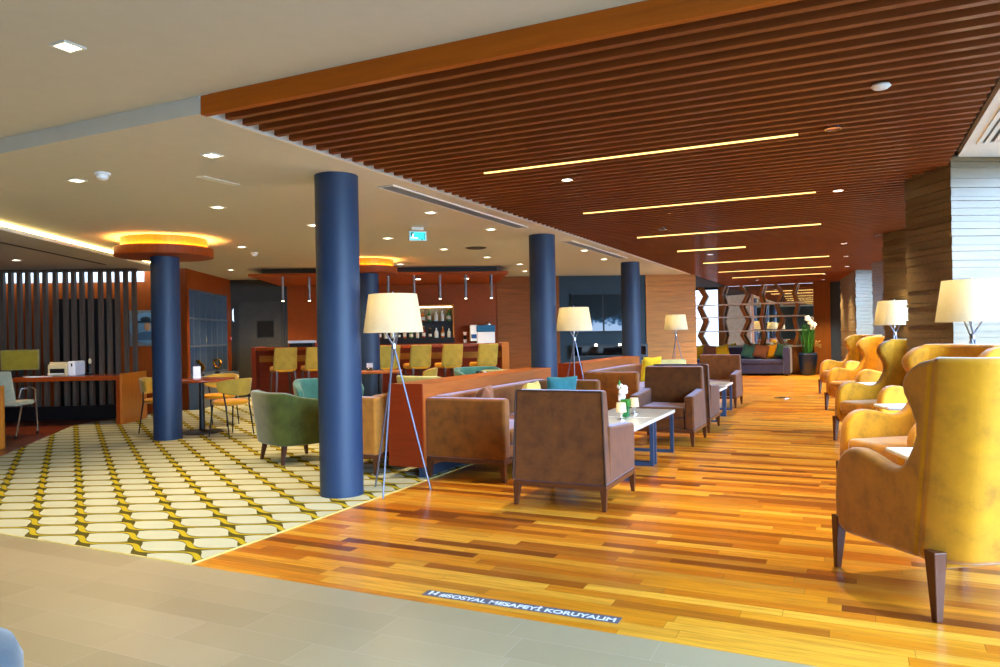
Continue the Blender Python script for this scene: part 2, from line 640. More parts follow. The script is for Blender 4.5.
# cove line runs along b through K
K0 = (-8.45, 4.99)
KA = ap(K0, 0, -3.2)
KB = ap(K0, 0, 5.2)
mc = [(-3.47, 3.2), (-3.47, 17.75), (-12.75, 12.4), KB, (-7.16, 3.2)]
t_ = (3.2 - K0[1]) / BY
mc[4] = (K0[0] + BX * t_, 3.2)
struct(MB().prism(mc, ZC, ZN + .05).build('ceiling', M['white']))
# bulkhead over the desk corner
ks = mc[4]
bp = [ap(ks, -.0, 0), KB, ap(KB, -5, 0), ap(ks, -8, 0)]
struct(MB().prism(bp, ZC - .085, ZC + .02).build('ceiling_bulkhead', M['white']))
v0, v1 = ap(ks, .03, 0), ap(KB, .03, 0)
struct(MB().prism([ks, v0, v1, KB], ZC - .09, ZC - .045).build('trim_3', M['trimwhite']), 'pale lip below the cove light')
tag(MB().prism([ap(ks, .004, .1), ap(ks, .02, .1), ap(KB, .02, -.1), ap(KB, .004, -.1)], ZC - .044, ZC - .004).build('cove_light', M['ledcove']),
    'glowing cove light strip along the ceiling edge above the desk', 'light')
sl0, sl1 = ap(K0, -.62, .2), ap(K0, -.62, 3.9)
tag(MB().prism([sl0, ap(sl0, .05, 0), ap(sl1, .05, 0), sl1], ZC - .092, ZC - .083).build('slot_diffuser', M['black']), 'thin black slot diffuser in the ceiling above the desk', 'vent')

struct(MB().box(EX0, EX1, EY0 - .1, EY0, 0, ZN + .1).build('wall_back', M['greywall']))
# slatted ceiling
b = MB()
y = 3.34
while y < EY1 - .05:
    b.box(-3.41, .73, y, y + .042, ZC - .004, ZN - .01)
    y += .14
struct(b.build('ceiling_slats', M['slat']), 'wooden slat ceiling')
struct(MB().box(-3.46, .76, 3.2, 3.245, ZC - .008, ZN).build('ceiling_beam', M['beam']), 'orange wooden edge beam of the slat ceiling')
struct(MB().box(-3.46, .80, 3.25, EY1, ZN + .002, ZN + .06).build('ceiling_backing', M['slatback']))
struct(MB().box(-3.472, -3.452, 3.23, 17.75, ZC - .002, ZN + .05).build('trim_4', M['trimwhite']), 'white edge of the slat ceiling')
struct(MB().box(.80, EX1 + .4, 3.2, EY1, ZN - .05, ZN + .05).build('ceiling_side', M['trimwhite']))
STR = [(5.46, -2.72, -.32), (7.85, -2.69, -.31), (10.28, -2.73, -.35), (12.45, -2.63, -1.54), (14.92, -2.65, -.38), (17.38, -2.75, -.41), (19.5, -2.75, -.6)]
nm = ['nearest the wooden edge beam', 'second from the edge beam', 'third from the edge beam', 'short one, fourth from the edge beam', 'fifth from the edge beam', 'sixth from the edge beam', 'farthest from the edge beam']
for (yy, xa, xb), q in zip(STR, nm):
    t = thing('strip_light', 'warm linear light between the ceiling slats, ' + q, 'light', ((xa + xb) / 2, yy, ZN), 0, 'strip lights in the slat ceiling')
    hx = (xb - xa) / 2
    MB().box(-hx, hx, -.012, .012, ZC + .01 - ZN, 0).build('housing', M['dark'], t)
    MB().box(-hx, hx, -.012, .012, ZC - .012 - ZN, ZC + .01 - ZN).build('diffuser', M['led'], t)

# ceiling fittings on the slats
for x_, y_, lab in ((-2.22, 6.06, 'behind the first strip light'), (-.1, 5.43, 'at the right end of the first strip light'), (-.11, 7.88, 'at the right end of the second strip light'),
                    (-2.23, 9.64, 'before the third strip light, left side'), (-2.23, 13.24, 'left side behind the short strip light'), (.34, 12.01, 'above the farther ribbed pillar'),
                    (-.11, 12.82, 'right side before the fifth strip light'), (-.1, 15.14, 'at the right end of the fifth strip light'), (-.1, 17.58, 'at the right end of the sixth strip light'), (-2.23, 16.9, 'left side before the sixth strip light, added for brightness'), (-.62, 19.8, 'at the right end of the farthest strip light'), (-2.3, 20.8, 'above the far sofa, added to brighten it'), (-.7, 21.9, 'above the potted plant, added to brighten the far end')):  # far-end spots over sofa, plant and left side are added for brightness
    t = thing('slat_spotlight', 'small metal spotlight in the slat ceiling ' + lab, 'spotlight', (x_, y_, ZC - .006), 0, 'small spotlights in the slat ceiling')
    MB().lathe([(.045, -.004), (.055, -.004), (.055, .03), (.045, .03)], 14, cap=False).build('rim', M['chrome'], t, True)
    MB().lathe([(.001, .012), (.046, .012), (.046, .02), (.001, .02)], 14).build('lens', M['lens'], t)
    L = bpy.data.lights.new('slat_spot_lamp', 'SPOT')
    L.energy = 120 if y_ < 16 else 260
    L.color = (1, .80, .50)
    L.spot_size = math.radians(100)
    L.spot_blend = .9
    L.shadow_soft_size = .05
    q = bpy.data.objects.new('slat_spot_lamp', L)
    COL.objects.link(q)
    q.location = (x_, y_, ZC - .03)
t = thing('ceiling_speaker', 'round white disc on the ceiling slats near the right pillar', 'speaker', (.16, 4.62, ZC - .005))
MB().lathe([(.001, -.012), (.036, -.012), (.044, -.006), (.047, .0)], 24).build('cover', M['trimwhite'], t, True)
MB().lathe([(.047, -.004), (.052, 0), (.047, .01)], 24, cap=False).build('rim', M['trimwhite'], t, True)

# grilles
for k, (ya, yb) in enumerate(((5.49, 8.5), (10.1, 13.0))):
    t = thing('ceiling_grille', ('long grey linear grille in white ceiling between first and second round columns', 'long grey linear grille in white ceiling between second and third round columns')[k], 'vent', (-3.72, (ya + yb) / 2, ZC), 0, 'linear ceiling grilles')
    h = (yb - ya) / 2
    b = MB()
    b.box(-.085, -.07, -h, h, -.012, .0).box(.07, .085, -h, h, -.012, 0).box(-.07, .07, -h, -h + .015, -.012, 0).box(-.07, .07, h - .015, h, -.012, 0)
    b.build('frame', M['trimwhite'], t)
    b = MB()
    for q in range(5):
        b.box(-.062 + q * .028, -.05 + q * .028, -h, h, -.010, -.002)
    b.build('blades', plain('grille_grey', lin(130, 134, 140), .5), t)
    MB().box(-.07, .07, -h, h, -.002, -.0005).build('backing', M['dark'], t)
t = thing('air_vent', 'white slotted air vent in the right side ceiling', 'vent', (1.02, 5.62, ZN - .05))
b = MB()
b.box(-.15, .15, -1.05, -1.02, -.014, 0).box(-.15, .15, 1.02, 1.05, -.014, 0).box(-.15, -.12, -1.02, 1.02, -.014, 0).box(.12, .15, -1.02, 1.02, -.014, 0)
b.build('frame', M['trimwhite'], t)
b = MB()
for q in range(4):
    b.box(-.10 + q * .058, -.07 + q * .058, -1.02, 1.02, -.012, -.003)
b.build('blades', M['trimwhite'], t)
MB().box(-.12, .12, -1.02, 1.02, -.003, -.0005).build('backing', M['black'], t)
t = thing('round_vent', 'small dark round vent in the white ceiling near the exit sign', 'vent', (-5.2, 10.1, ZC))
MB().lathe([(.12, -.014), (.16, -.006), (.16, 0), (.12, -.002)], 24, cap=False).build('rim', M['dark'], t, True)
MB().lathe([(.001, -.012), (.04, -.016), (.118, -.006), (.118, -.001)], 24).build('core', M['black'], t, True)
t = tag(MB().box(-4.84, -4.76, 4.42, 4.82, ZC - .006, ZC).build('access_strip', M['trimwhite']), 'thin pale access strip set in the white ceiling left of the first column', 'panel')

for k, (x_, y_, lab) in enumerate(((-5.35, 3.95, 'white smoke detector on the ceiling beside the second front downlight'), (-8.35, 8.72, 'small white smoke detector on the ceiling above the green tub chairs'))):
    t = thing('smoke_detector', lab, 'smoke detector', (x_, y_, ZC), 0, 'smoke detectors')
    MB().lathe([(.06, 0), (.06, -.012), (.052, -.02), (.05, -.02)], 20).build('base', M['whiteplastic'], t, True)
    MB().lathe([(.045, -.018), (.04, -.045), (.026, -.055), (.001, -.057)], 20).build('head', M['whiteplastic'], t, True)

# ------------------------------------------------------------------ downlights
DL0 = thing('ceiling_downlight', 'x', 'downlight', (0, 0, -50))
b = MB()
s_ = .058
b.box(-s_, s_, -s_, -s_ + .014, -.008, 0).box(-s_, s_, s_ - .014, s_, -.008, 0).box(-s_, -s_ + .014, -s_ + .014, s_ - .014, -.008, 0).box(s_ - .014, s_, -s_ + .014, s_ - .014, -.008, 0)
b.build('frame', M['trimwhite'], DL0)
MB().box(-s_ + .014, s_ - .014, -s_ + .014, s_ - .014, -.005, -.0005).build('lens', M['lens'], DL0)
first = [True]
ordn = ['first', 'second', 'third', 'fourth', 'fifth', 'sixth', 'seventh', 'eighth', 'ninth']


def downlight(x_, y_, z_, label, power=45, spot=True, size=100):
    if first[0]:
        first[0] = False
        o = DL0
        o.location = (x_, y_, z_)
        o['label'] = label
        o['group'] = 'square ceiling downlights'
    else:
        o = dup(DL0, (x_, y_, z_), 0, label, 'square ceiling downlights')
    if spot:
        L = bpy.data.lights.new('downlight_lamp', 'SPOT')
        L.energy = power * 1.5
        L.color = (1, .74, .40)
        L.spot_size = math.radians(size)
        L.spot_blend = .9
        L.shadow_soft_size = .06
        q = bpy.data.objects.new('downlight_lamp', L)
        COL.objects.link(q)
        q.location = (x_, y_, z_ - .02)
    return o


rowA = [(-4.17, 3.95), (-4.11, 6.92), (-4.12, 8.42), (-3.9, 11.4), (-4.06, 12.95)]
for k, p in enumerate(rowA):
    downlight(*p, ZC, f'square downlight in the ceiling row next to the round columns, {ordn[k]} from the front', 60)
rowB = [(-5.76, 4.02), (-5.76, 5.52), (-5.75, 6.97), (-5.68, 8.42), (-5.68, 9.96), (-5.66, 11.4), (-5.71, 12.9), (-6.25, 14.39)]
for k, p in enumerate(rowB):
    downlight(*p, ZC, f'square downlight in the middle ceiling row over the carpet, {ordn[k]} from the front', 52)
for p, lab in (((-7.95, 8.05), 'square downlight in the ceiling right of the halo disc column by the picture'), ((-7.6, 9.8), 'square downlight in the ceiling left of the front round column, above the teal chair'),
               ((-10.75, 10.6), 'square downlight in the ceiling in front of the dark shelf unit'), ((-11.45, 12.0), 'square downlight in the ceiling in front of the charcoal door'),
               ((-7.53, 11.56), 'square downlight in the ceiling in front of the bar stools')):
    downlight(*p, ZC, lab, 70)
o = downlight(-3.43, 2.36, ZN, 'large square downlight in the front ceiling before the wooden beam', 60)
o.scale = (1.0, 1.0, 1)
downlight(-11.3, 6.9, ZC - .086, 'square downlight in the lowered ceiling above the desk', 40)
for x_, y_ in ((-6.2, 1.0), (-9, 2.2), (-1.2, .6)):
    L = bpy.data.lights.new('front_downlight_lamp', 'SPOT')
    L.energy = 150 if x_ < -4 else 60
    L.color = (1, .78, .46)
    L.spot_size = math.radians(110)
    L.spot_blend = .9
    L.shadow_soft_size = .08
    q = bpy.data.objects.new('front_downlight_lamp', L)
    COL.objects.link(q)
    q.location = (x_, y_, ZN - .02)

# exit sign
t = thing('exit_sign', 'green glowing exit sign hanging from the white ceiling', 'sign', (-4.82, 7.8, ZC))
t.rotation_euler = (0, 0, R30 + .25)
t.scale = (.72, .72, .72)
MB().box(-.1, .1, -.03, .03, -.05, 0).build('mount', M['trimwhite'], t)
MB().box(-.155, .155, -.018, .018, -.235, -.065).build('housing', M['trimwhite'], t, bevel=.006)
MB().box(-.13, .13, -.021, -.0185, -.215, -.085).build('panel', M['exit'], t)
b = MB()
b.box(-.122, -.07, -.0225, -.0215, -.15, -.09).box(.11, .122, -.0225, -.0215, -.21, -.10).box(-.122, -.112, -.0225, -.0215, -.2, -.15)
b.box(.02, .034, -.0225, -.0215, -.135, -.12).box(-.02, .0, -.0225, -.0215, -.21, -.195).box(.05, .09, -.0225, -.0215, -.213, -.2)
b.build('dark_symbol', M['black'], t)
b = MB()
b.ball((-.085, -.024, -.125), .012, .003, .012, 6).box(-.1, -.075, -.0238, -.0228, -.165, -.14).box(-.125, .0, -.0238, -.0228, -.19, -.178)
b.build('white_symbol', M['exitw'], t)

# ------------------------------------------------------------------ round columns
RC = .178
CPOS = [(-3.85, 4.97), (-3.80, 9.34), (-3.84, 13.89), (-8.19, 6.93), (-7.61, 10.66)]
CL = ['slate blue round column nearest the camera, beside the tripod lamp', 'slate blue round column, second behind the low wooden partition', 'slate blue round column, third and farthest, before the wall screens',
      'slate blue round column under the left halo disc beside the round table', 'slate blue round column under the halo disc near the bar']
for (x_, y_), lb in zip(CPOS, CL):
    o = MB().lathe([(RC, 0), (RC, ZC)], 48, (0, 0, 0)).build('column', M['column'], None, True)
    o.location = (x_, y_, 0)
    struct(o, lb)
for k, rad in ((3, .60), (4, .50)):
    x_, y_ = CPOS[k]
    t = thing('halo_disc', ('round wooden halo disc glowing around the left column', 'round wooden halo disc glowing around the column near the bar')[k - 3], 'ceiling light', (x_, y_, ZC), 0, 'halo discs around the columns')
    MB().lathe([(RC + .004, -.238), (rad, -.238), (rad + .006, -.23), (rad + .002, -.125), (rad - .012, -.125), (rad - .012, -.155), (RC + .004, -.155)], 64, cap=False).build('disc', M['redwood'], t, True)
    MB().lathe([(RC + .05, -.155), (rad * .88, -.155), (rad * .88, -.001), (RC + .05, -.001)], 64, cap=False).build('drum', M['deskside'], t, True)
    MB().lathe([(rad * .90, -.154), (rad * .96, -.154), (rad * .96, -.145), (rad * .90, -.145)], 64, cap=False).build('led_ring', M['ledring'], t)

# ------------------------------------------------------------------ back wall along a
W0 = (-4.39, 17.17)


def wb(s, t=0):
    return ap(W0, s, t)


def wallseg(name, s0, s1, z0, z1, mat, th=.15, t0=0.0):
    b = MB()
    b.prism([wb(s0, t0), wb(s1, t0), wb(s1, t0 + th), wb(s0, t0 + th)], z0, z1)
    return struct(b.build(name, mat))


def boards(name, s0, s1, mat, z0=0, z1=ZC, h=.105, gap=.014, depth=.03, rnd=.004):
    o = bpy.data.objects.new(name, bpy.data.meshes.new(name))
    b = MB()
    z = z0
    L = s1 - s0
    while z < z1 - .02:
        d = random.uniform(-rnd, rnd)
        b.box(0, L, -depth - d, 0, z, min(z + h, z1))
        z += h + gap
    b.box(0, L, -.006, .1, z0, z1)
    ob = b.build(name, mat)
    ob.location = (*wb(s0), 0)
    ob.rotation_euler = (0, 0, R30)
    return struct(ob)


boards('wall_clad', .0, 1.2, M['clad'])
struct(MB().prism([wb(0, .12), wb(1.2, .12), wb(1.2, .2), wb(0, .2)], 0, ZC).build('wall_clad_back', plain('plaster_cream', lin(206, 176, 148), .8)))
wallseg('wall_teal', -2.05, .0, 0, ZC, M['tealwall'])
boards('wall_bar_side', -3.5, -2.05, M['cladred'])
wallseg('wall_bar', -8.25, -3.5, 0, ZC, M['redwoodh'])
wallseg('wall_grey', -9.6, -8.25, 0, ZC, M['greywall'])
# wood wall running along b at the far left, with the shelf unit
C0 = wb(-9.5)
for t0_, t1_, z0_, z1_ in ((0, -.25, 0, ZC), (-.25, -2.85, 2.275, ZC), (-2.85, -2.9, 0, ZC)):
    struct(MB().prism([ap(C0, 0, t0_), ap(C0, -.4, t0_), ap(C0, -.4, t1_), ap(C0, 0, t1_)], z0_, z1_).build('wall_wood', M['redwood']))
Oc = ap(C0, 0, -2.9)
struct(MB().prism([Oc, ap(Oc, -.75, 0), ap(Oc, -.75, .15), ap(Oc, 0, .15)], 2.40, 2.60).build('wall_office_top', M['redwood']))
struct(MB().prism([Oc, ap(Oc, -7, 0), ap(Oc, -7, .15), ap(Oc, 0, .15)], 0, 2.40).build('wall_office', M['redwood']))
struct(MB().prism([ap(Oc, -.75, 0), ap(Oc, -7, 0), ap(Oc, -7, .15), ap(Oc, -.75, .15)], 2.40, 2.60).build('wall_office_band', M['trimwhite']))
struct(MB().box(EX0 - .1, EX0, EY0, 14, 0, 2.9).build('wall_left', M['redwood']))

# door in the charcoal wall
t = struct(thing('door_1', 'charcoal door with small dark window and push bar', 'door', (*wb(-8.86), 0), R30))
dl_ = MB().box(-.46, .46, -.03, 0, 0, 2.13).build('door_leaf', plain('door_charcoal', lin(64, 62, 58), .6), t, bevel=.004)
b = MB()
b.box(-.53, -.46, -.045, 0, 0, 2.2).box(.46, .53, -.045, 0, 0, 2.2).box(-.46, .46, -.045, 0, 2.13, 2.2)
b.build('door_frame', M['greywall'], t)
MB().box(-.06, .30, -.04, -.028, 1.34, 1.70).build('window_pane', M['black'], dl_)
MB().box(-.085, -.06, -.045, -.028, 1.32, 1.72).box(.30, .325, -.045, -.028, 1.32, 1.72).box(-.06, .3, -.045, -.028, 1.70, 1.72).box(-.06, .3, -.045, -.028, 1.32, 1.34).build('window_frame', M['greywall'], dl_)
t = thing('wall_sconce', 'slim white wall light beside the charcoal door', 'wall lamp', (*wb(-9.45, -.0), 1.85), R30)
MB().box(-.02, .02, -.03, 0, -.16, .16).build('body', M['chrome'], t, bevel=.008)
MB().lathe([(.012, -.12), (.014, 0), (.012, .12)], 12, (0, -.04, 0)).build('tube', emis('sconce_glow', lin(230, 240, 255), .5), t, True)
t = thing('fire_call_point', 'small red fire call point on the wood wall edge', 'alarm button', (*ap(C0, .0, -.12), 1.32), R30 + PI / 2)
MB().box(-.045, .045, -.03, 0, -.045, .045).build('box', M['red'], t, bevel=.005)
MB().box(-.022, .022, -.034, -.03, -.022, .022).build('button', M['whiteplastic'], t)

# shelf unit in the wood wall
S0 = ap(C0, -.31, -.25)
t = thing('shelf_unit', 'dark slate open shelf unit of square niches on the wood wall', 'shelf', (*S0, 0), R30 - PI / 2)
LW = 2.6       # local x runs along -b
b = MB()
zz = [.70, 1.18, 1.66, 2.2]
b.box(0, LW, 0, .012, .62, 2.26).build('back_panel', M['shelfback'], t)
for z in (.62, 1.17, 1.70, 2.24):
    MB().box(0, LW, .012, .30, z, z + .035).build('shelf_board', M['shelfblue'], t)
for k in range(8):
    xx = k * (LW - .03) / 7
    MB().box(xx, xx + .03, .012, .295, .655, 2.24).build('upright', M['shelfblue'], t)
MB().box(0, LW, 0, .52, 0, .615).build('base_cabinet', M['shelfblue'], t, bevel=.006)


def on_shelf(xl, yl, z):
    mt = Matrix.Translation((*S0, 0)) @ Matrix.Rotation(R30 - PI / 2, 4, 'Z')
    p = mt @ Vector((xl, yl, z))
    return tuple(p)


for (xl, z, h, rr, mat, lab) in ((.85, 1.205, .26, .035, 'whiteplastic', 'pale slim vase in the middle row of the shelf unit'), (1.16, 1.205, .36, .05, 'palec', 'tall pale vase with round head in the shelf unit'),
                                 (.42, 1.205, .18, .03, 'chrome', 'small silver vase in the right niche of the shelf unit')):
    o = MB().lathe([(rr * .7, 0), (rr, h * .25), (rr * .8, h * .5), (rr * .35, h * .68), (rr * .5, h * .8), (rr * .9, h * .9), (rr * .2, h)], 16).build('shelf_vase', M[mat], None, True)
    o.location = on_shelf(xl, .16, z)
    tag(o, lab, 'vase', 'vases in the shelf unit')
for k, (xl, lab) in enumerate(((2.2, 'gold leaf ornament on the dark shelf base, left one'), (1.2, 'gold ring ornament on the dark shelf base, right one'))):
    t = thing('gold_ornament', lab, 'ornament', on_shelf(xl, .42, .615), 0, 'gold ornaments')
    MB().lathe([(.05, 0), (.05, .03), (.015, .04), (.012, .09)], 14).build('foot', M['black'], t, True)
    b = MB()
    if k == 0:
        for q in range(6):
            a0 = q * .7
            b.ball((.07 * math.cos(a0) * (q / 5 + .2), .03 * math.sin(a0), .11 + q * .035), .06, .02, .026, 8)
    else:
        b.tube([(.09 * math.cos(i * PI / 8), .02 * math.sin(i * PI / 4), .19 + .09 * math.sin(i * PI / 8)) for i in range(17)], .022, 8)
    b.build('sculpture', M['gold'], t, True)

t = struct(thing('door_2', 'dark doorway in the wood wall behind the slat divider', 'door', (*ap(Oc, -1.75, -.01), 0), R30))
MB().box(-.55, .55, -.02, .0, 0, 2.1).build('door_leaf', M['black'], t)
# relief portrait on the office wall
pr = ap(Oc, -.71, -.03)
t = thing('wall_relief', 'square plaque with round blue relief of a figure in a brimmed hat', 'picture', (*pr, 1.54), R30)
MB().box(-.30, .30, -.02, .028, -.33, .33).build('plaque', plain('plaque_grey', lin(112, 116, 112), .6), t, bevel=.006)
o = MB().lathe([(.001, 0), (.285, 0), (.285, .02), (.27, .028), (.001, .022)], 40).build('disc', M['relief'], t, True)
o.rotation_euler = (PI / 2, 0, 0)
o.location = (0, -.02, 0)
b = MB()
b.ball((0, -.045, .12), .19, .012, .022, 10).ball((.0, -.047, .16), .095, .014, .055, 10)
b.build('hat', M['reliefdark'], t, True)
MB().ball((.03, -.046, .03), .06, .014, .085, 10).build('face', M['skin'], t, True)
b = MB()
b.prism([(-.2, -.22), (.2, -.22), (.21, -.1), (.1, -.06), (-.06, -.07), (-.2, -.12)], 0, .016)
o = b.build('shoulders', plain('relief_coat', lin(66, 92, 112), .6), t)
o.rotation_euler = (PI / 2, 0, 0)
o.location = (0, -.042, 0)

# ------------------------------------------------------------------ slat divider and desk
DP = (-11.08, 8.78)      # back right end of the divider
t = thing('slat_divider', 'tall divider screen of dark vertical slats behind the desk', 'divider')
t.location = (*DP, 0)
t.rotation_euler = (0, 0, R30)
MB().box(-4.6, 0.0, -.05, .07, 2.50, 2.545).build('top_rail', M['divider'], t)
MB().box(-4.6, 0.0, -.05, .07, 0, .1).build('bottom_rail', M['black'], t)
x_ = -.07
k = 0
while x_ > -4.5:
    rr = random.choice((0, .05, -.02))
    MB().box(x_, x_ + .06, -.03, .05, .1, 2.50).build('slat', M['divider'], t)
    x_ -= random.choice((.135, .15, .165, .14))
    k += 1
DK = (-10.36, 7.88)      # front right corner of the desk
t = thing('reception_desk', 'red brown wooden desk with orange side panel before the slat divider', 'desk', (*DK, 0), R30)
MB().box(-4.2, -.0, 0, .86, .70, .77).build('desk_top', M['deskwood'], t, bevel=.004)
MB().box(-.06, 0, 0, .86, 0, .70).build('inner_panel', M['deskwood'], t, bevel=.003)
MB().box(.001, .03, -.005, .98, 0, .80).build('side_panel', M['deskside'], t, bevel=.003)
MB().box(-4.2, -.06, .80, .84, .02, .25).build('modesty_rail', M['black'], t)


def on_desk(s, tt, z=.77):
    return (*ap(DK, s, tt), z)


t = thing('printer', 'white and beige desktop printer on the desk', 'printer', on_desk(-1.0, .42), R30)
b = MB()
pb_ = b.box(-.2, .1, -.18, .17, 0, .19).build('body', M['beige'], t, bevel=.02)
MB().box(.1, .22, -.18, .17, 0, .235).build('side_cover', M['whiteplastic'], t, bevel=.025)
MB().box(-.19, .09, -.14, .13, .19, .222).build('top_tray', M['beige'], t, bevel=.01)
MB().box(-.16, .06, -.19, -.175, .05, .12).build('paper_slot', M['black'], pb_)
MB().box(-.15, .05, -.28, -.15, .035, .048).build('output_tray', M['whiteplastic'], t)
MB().box(-.16, .08, -.08, .10, .222, .232).build('lid', M['dark'], t)
MB().box(.16, .18, -.184, -.18, .15, .2).build('control_panel', M['dark'], t)
for k, (s, tt, ry, lab) in enumerate(((-1.72, .45, .25, 'flat black monitor with painted yellow reflection on the desk beside the printer'), (-2.33, .5, -.1, 'dark monitor at the left end of the desk'))):
    t = thing('desk_monitor', lab, 'monitor', on_desk(s, tt), R30 + ry, 'desk monitors')
    MB().lathe([(.11, 0), (.11, .012), (.02, .02)], 20).build('base', M['black'], t, True)
    MB().box(-.025, .025, -.0, .03, .01, .2).build('stand', M['black'], t)
    sc_ = MB().box(-.27, .27, -.02, .02, .1, .43).build('screen', M['black'] if k else plain('monitor_shell_reflection', lin(120, 112, 60), .3), t, bevel=.008)  # yellow reflection on the black monitor put into shell and panel colour
    MB().box(-.25, .25, -.023, -.0205, .12, .41).build('panel', plain('monitor_panel', lin(130, 118, 40) if not k else lin(20, 18, 16), .2), sc_)
t = thing('paper_sheets', 'white papers lying on the desk before the printer', 'paper', on_desk(-1.28, .15), R30)
MB().box(-.15, .15, -.1, .1, 0, .006).build('sheet', M['whiteplastic'], t)
o = MB().box(-.2, .05, -.09, .05, .006, .012).build('sheet', M['whiteplastic'], t)
o.rotation_euler = (0, 0, .2)
t = thing('desk_keyboard', 'black keyboard in front of the monitor with painted yellow reflection', 'keyboard', on_desk(-1.72, .2), R30)
MB().box(-.22, .22, -.07, .07, 0, .018).build('tray', M['black'], t, bevel=.004)
b = MB()
for i in range(12):
    for j in range(4):
        b.box(-.2 + i * .034, -.172 + i * .034, -.055 + j * .029, -.031 + j * .029, .018, .024)
b.build('keys', M['dark'], t)
t = thing('desk_phone_stand', 'small pale handset stand behind the printer', 'phone', on_desk(-.72, .6), R30)
MB().box(-.05, .05, -.05, .05, 0, .03).build('base', M['black'], t, bevel=.006)
MB().tube([(0, 0, .03), (0, .01, .18)], .012, 8).build('stem', M['dark'], t, True)
MB().ball((0, .01, .22), .028, .02, .045, 8).build('handset', M['beige'], t, True)

# office chair
t = thing('office_chair', 'grey office chair with chrome arms at the left desk end', 'chair', (-10.78, 6.45, 0), ang(.35, .94) + .9)
MB().box(-.23, .23, -.22, .23, .43, .49).build('seat', M['greyfab'], t, bevel=.025)
b = MB()
b.grid(lambda uu, vv, sd: (-.22 + .44 * uu, -.23 - .12 * vv - .03 * math.sin(PI * uu) - (.03 if sd == 0 else 0), .5 + .42 * vv), 8, 6)
b.build('backrest', M['greyfab'], t, True, bevel=.01)
for sx in (-1, 1):
    MB().tube([(sx * .25, -.24, .55), (sx * .27, -.2, .66), (sx * .27, .05, .68), (sx * .27, .16, .64), (sx * .27, .18, .5), (sx * .27, .2, .02)], .014, 8).build('arm', M['chrome'], t, True)
    MB().tube([(sx * .22, -.1, .44), (sx * .25, -.32, .02)], .013, 8).build('leg', M['chrome'], t, True)
    MB().ball((sx * .27, .2, .018), .02, .02, .018, 6).ball((sx * .25, -.32, .018), .02, .02, .018, 6).build('caster', M['black'], t, True)
# orange panel at the far left edge
t = tag(MB().box(-.14, .02, -.03, .03, 0, .78).build('wood_screen', M['deskside'], None, bevel=.003), 'orange wooden panel end at the left picture edge beside the office chair', 'panel')
t.location = (-9.55, 5.62, 0)
t.rotation_euler = (0, 0, R30)

# ------------------------------------------------------------------ bar
BR = (-5.97, 12.9)     # front right corner of counter


def bb(s, tt=0):
    return ap(BR, s, tt)


t = thing('bar_counter', 'long red brown wooden bar counter with raised end panels', 'bar counter', (*BR, 0), R30)
MB().box(-4.75, -.06, .25, .31, .1, 1.08).build('front_panel', M['endwood'], t)
MB().box(-4.75, -.06, .0, .62, 1.08, 1.14).build('counter_top', M['deskwood'], t, bevel=.004)
MB().box(-.14, .0, -.02, .75, 0, 1.15).build('end_panel', M['deskside'], t, bevel=.003)
MB().box(-4.83, -4.75, -.02, .75, 0, 1.15).build('end_panel', M['endwood'], t, bevel=.003)
MB().box(-4.75, -.14, .27, .33, 0, .1).build('kickboard', M['black'], t)
MB().box(-4.75, -.14, .235, .25, .86, .98).build('front_band', M['clad'], t)
MB().box(-4.75, -.14, .30, .62, .86, .9).build('under_shelf', M['partwood'], t)
# canopy
t = thing('bar_canopy', 'red brown wooden canopy hanging over the bar', 'canopy', (*BR, 0), R30)
MB().box(-4.9, .02, .12, 2.86, 2.485, 2.535).build('canopy_board', M['redwoodh'], t, bevel=.003)
MB().box(-4.7, -.18, .35, 2.8, 2.535, ZC).build('core', M['black'], t)
for k in range(3):
    MB().lathe([(.001, -.008), (.05, -.008), (.05, .0), (.001, 0)], 16, (-.75 - k * 1.0, 1.3, 2.485)).build('spot_lens', M['lens'], t)
PX = [-4.3, -3.8, -3.3, -2.8, -2.3, -1.8, -1.3, -.8, -.3]
P0 = None
for k, s in enumerate(PX):
    lab = f'slim grey tube pendant hanging over the bar, {ordn[len(PX) - 1 - k]} from the right end'
    if not P0:
        P0 = t = thing('bar_pendant', lab, 'pendant light', (*bb(s, .3), 2.485), R30, 'tube pendants over the bar')
        MB().lathe([(.03, 0), (.03, -.015), (.006, -.02)], 14).build('canopy', M['chrome'], t, True)
        MB().lathe([(.026, -.02), (.026, -.46), (.02, -.46)], 16).build('tube', plain('pendant_grey', lin(120, 118, 122), .35, .5), t, True)
        MB().lathe([(.001, -.475), (.024, -.47), (.024, -.458), (.001, -.458)], 14).build('lens', M['lens'], t, True)
    else:
        dup(P0, (*bb(s, .3), 2.485), R30, lab)
for s in (-4.2, -3.2, -2.1, -1.0):
    L = bpy.data.lights.new('bar_lamp', 'SPOT')
    L.energy = 90
    L.color = (1, .70, .36)
    L.spot_size = math.radians(120)
    L.spot_blend = .9
    L.shadow_soft_size = .05
    q = bpy.data.objects.new('bar_lamp', L)
    COL.objects.link(q)
    q.location = (*bb(s, 1.5), 2.47)
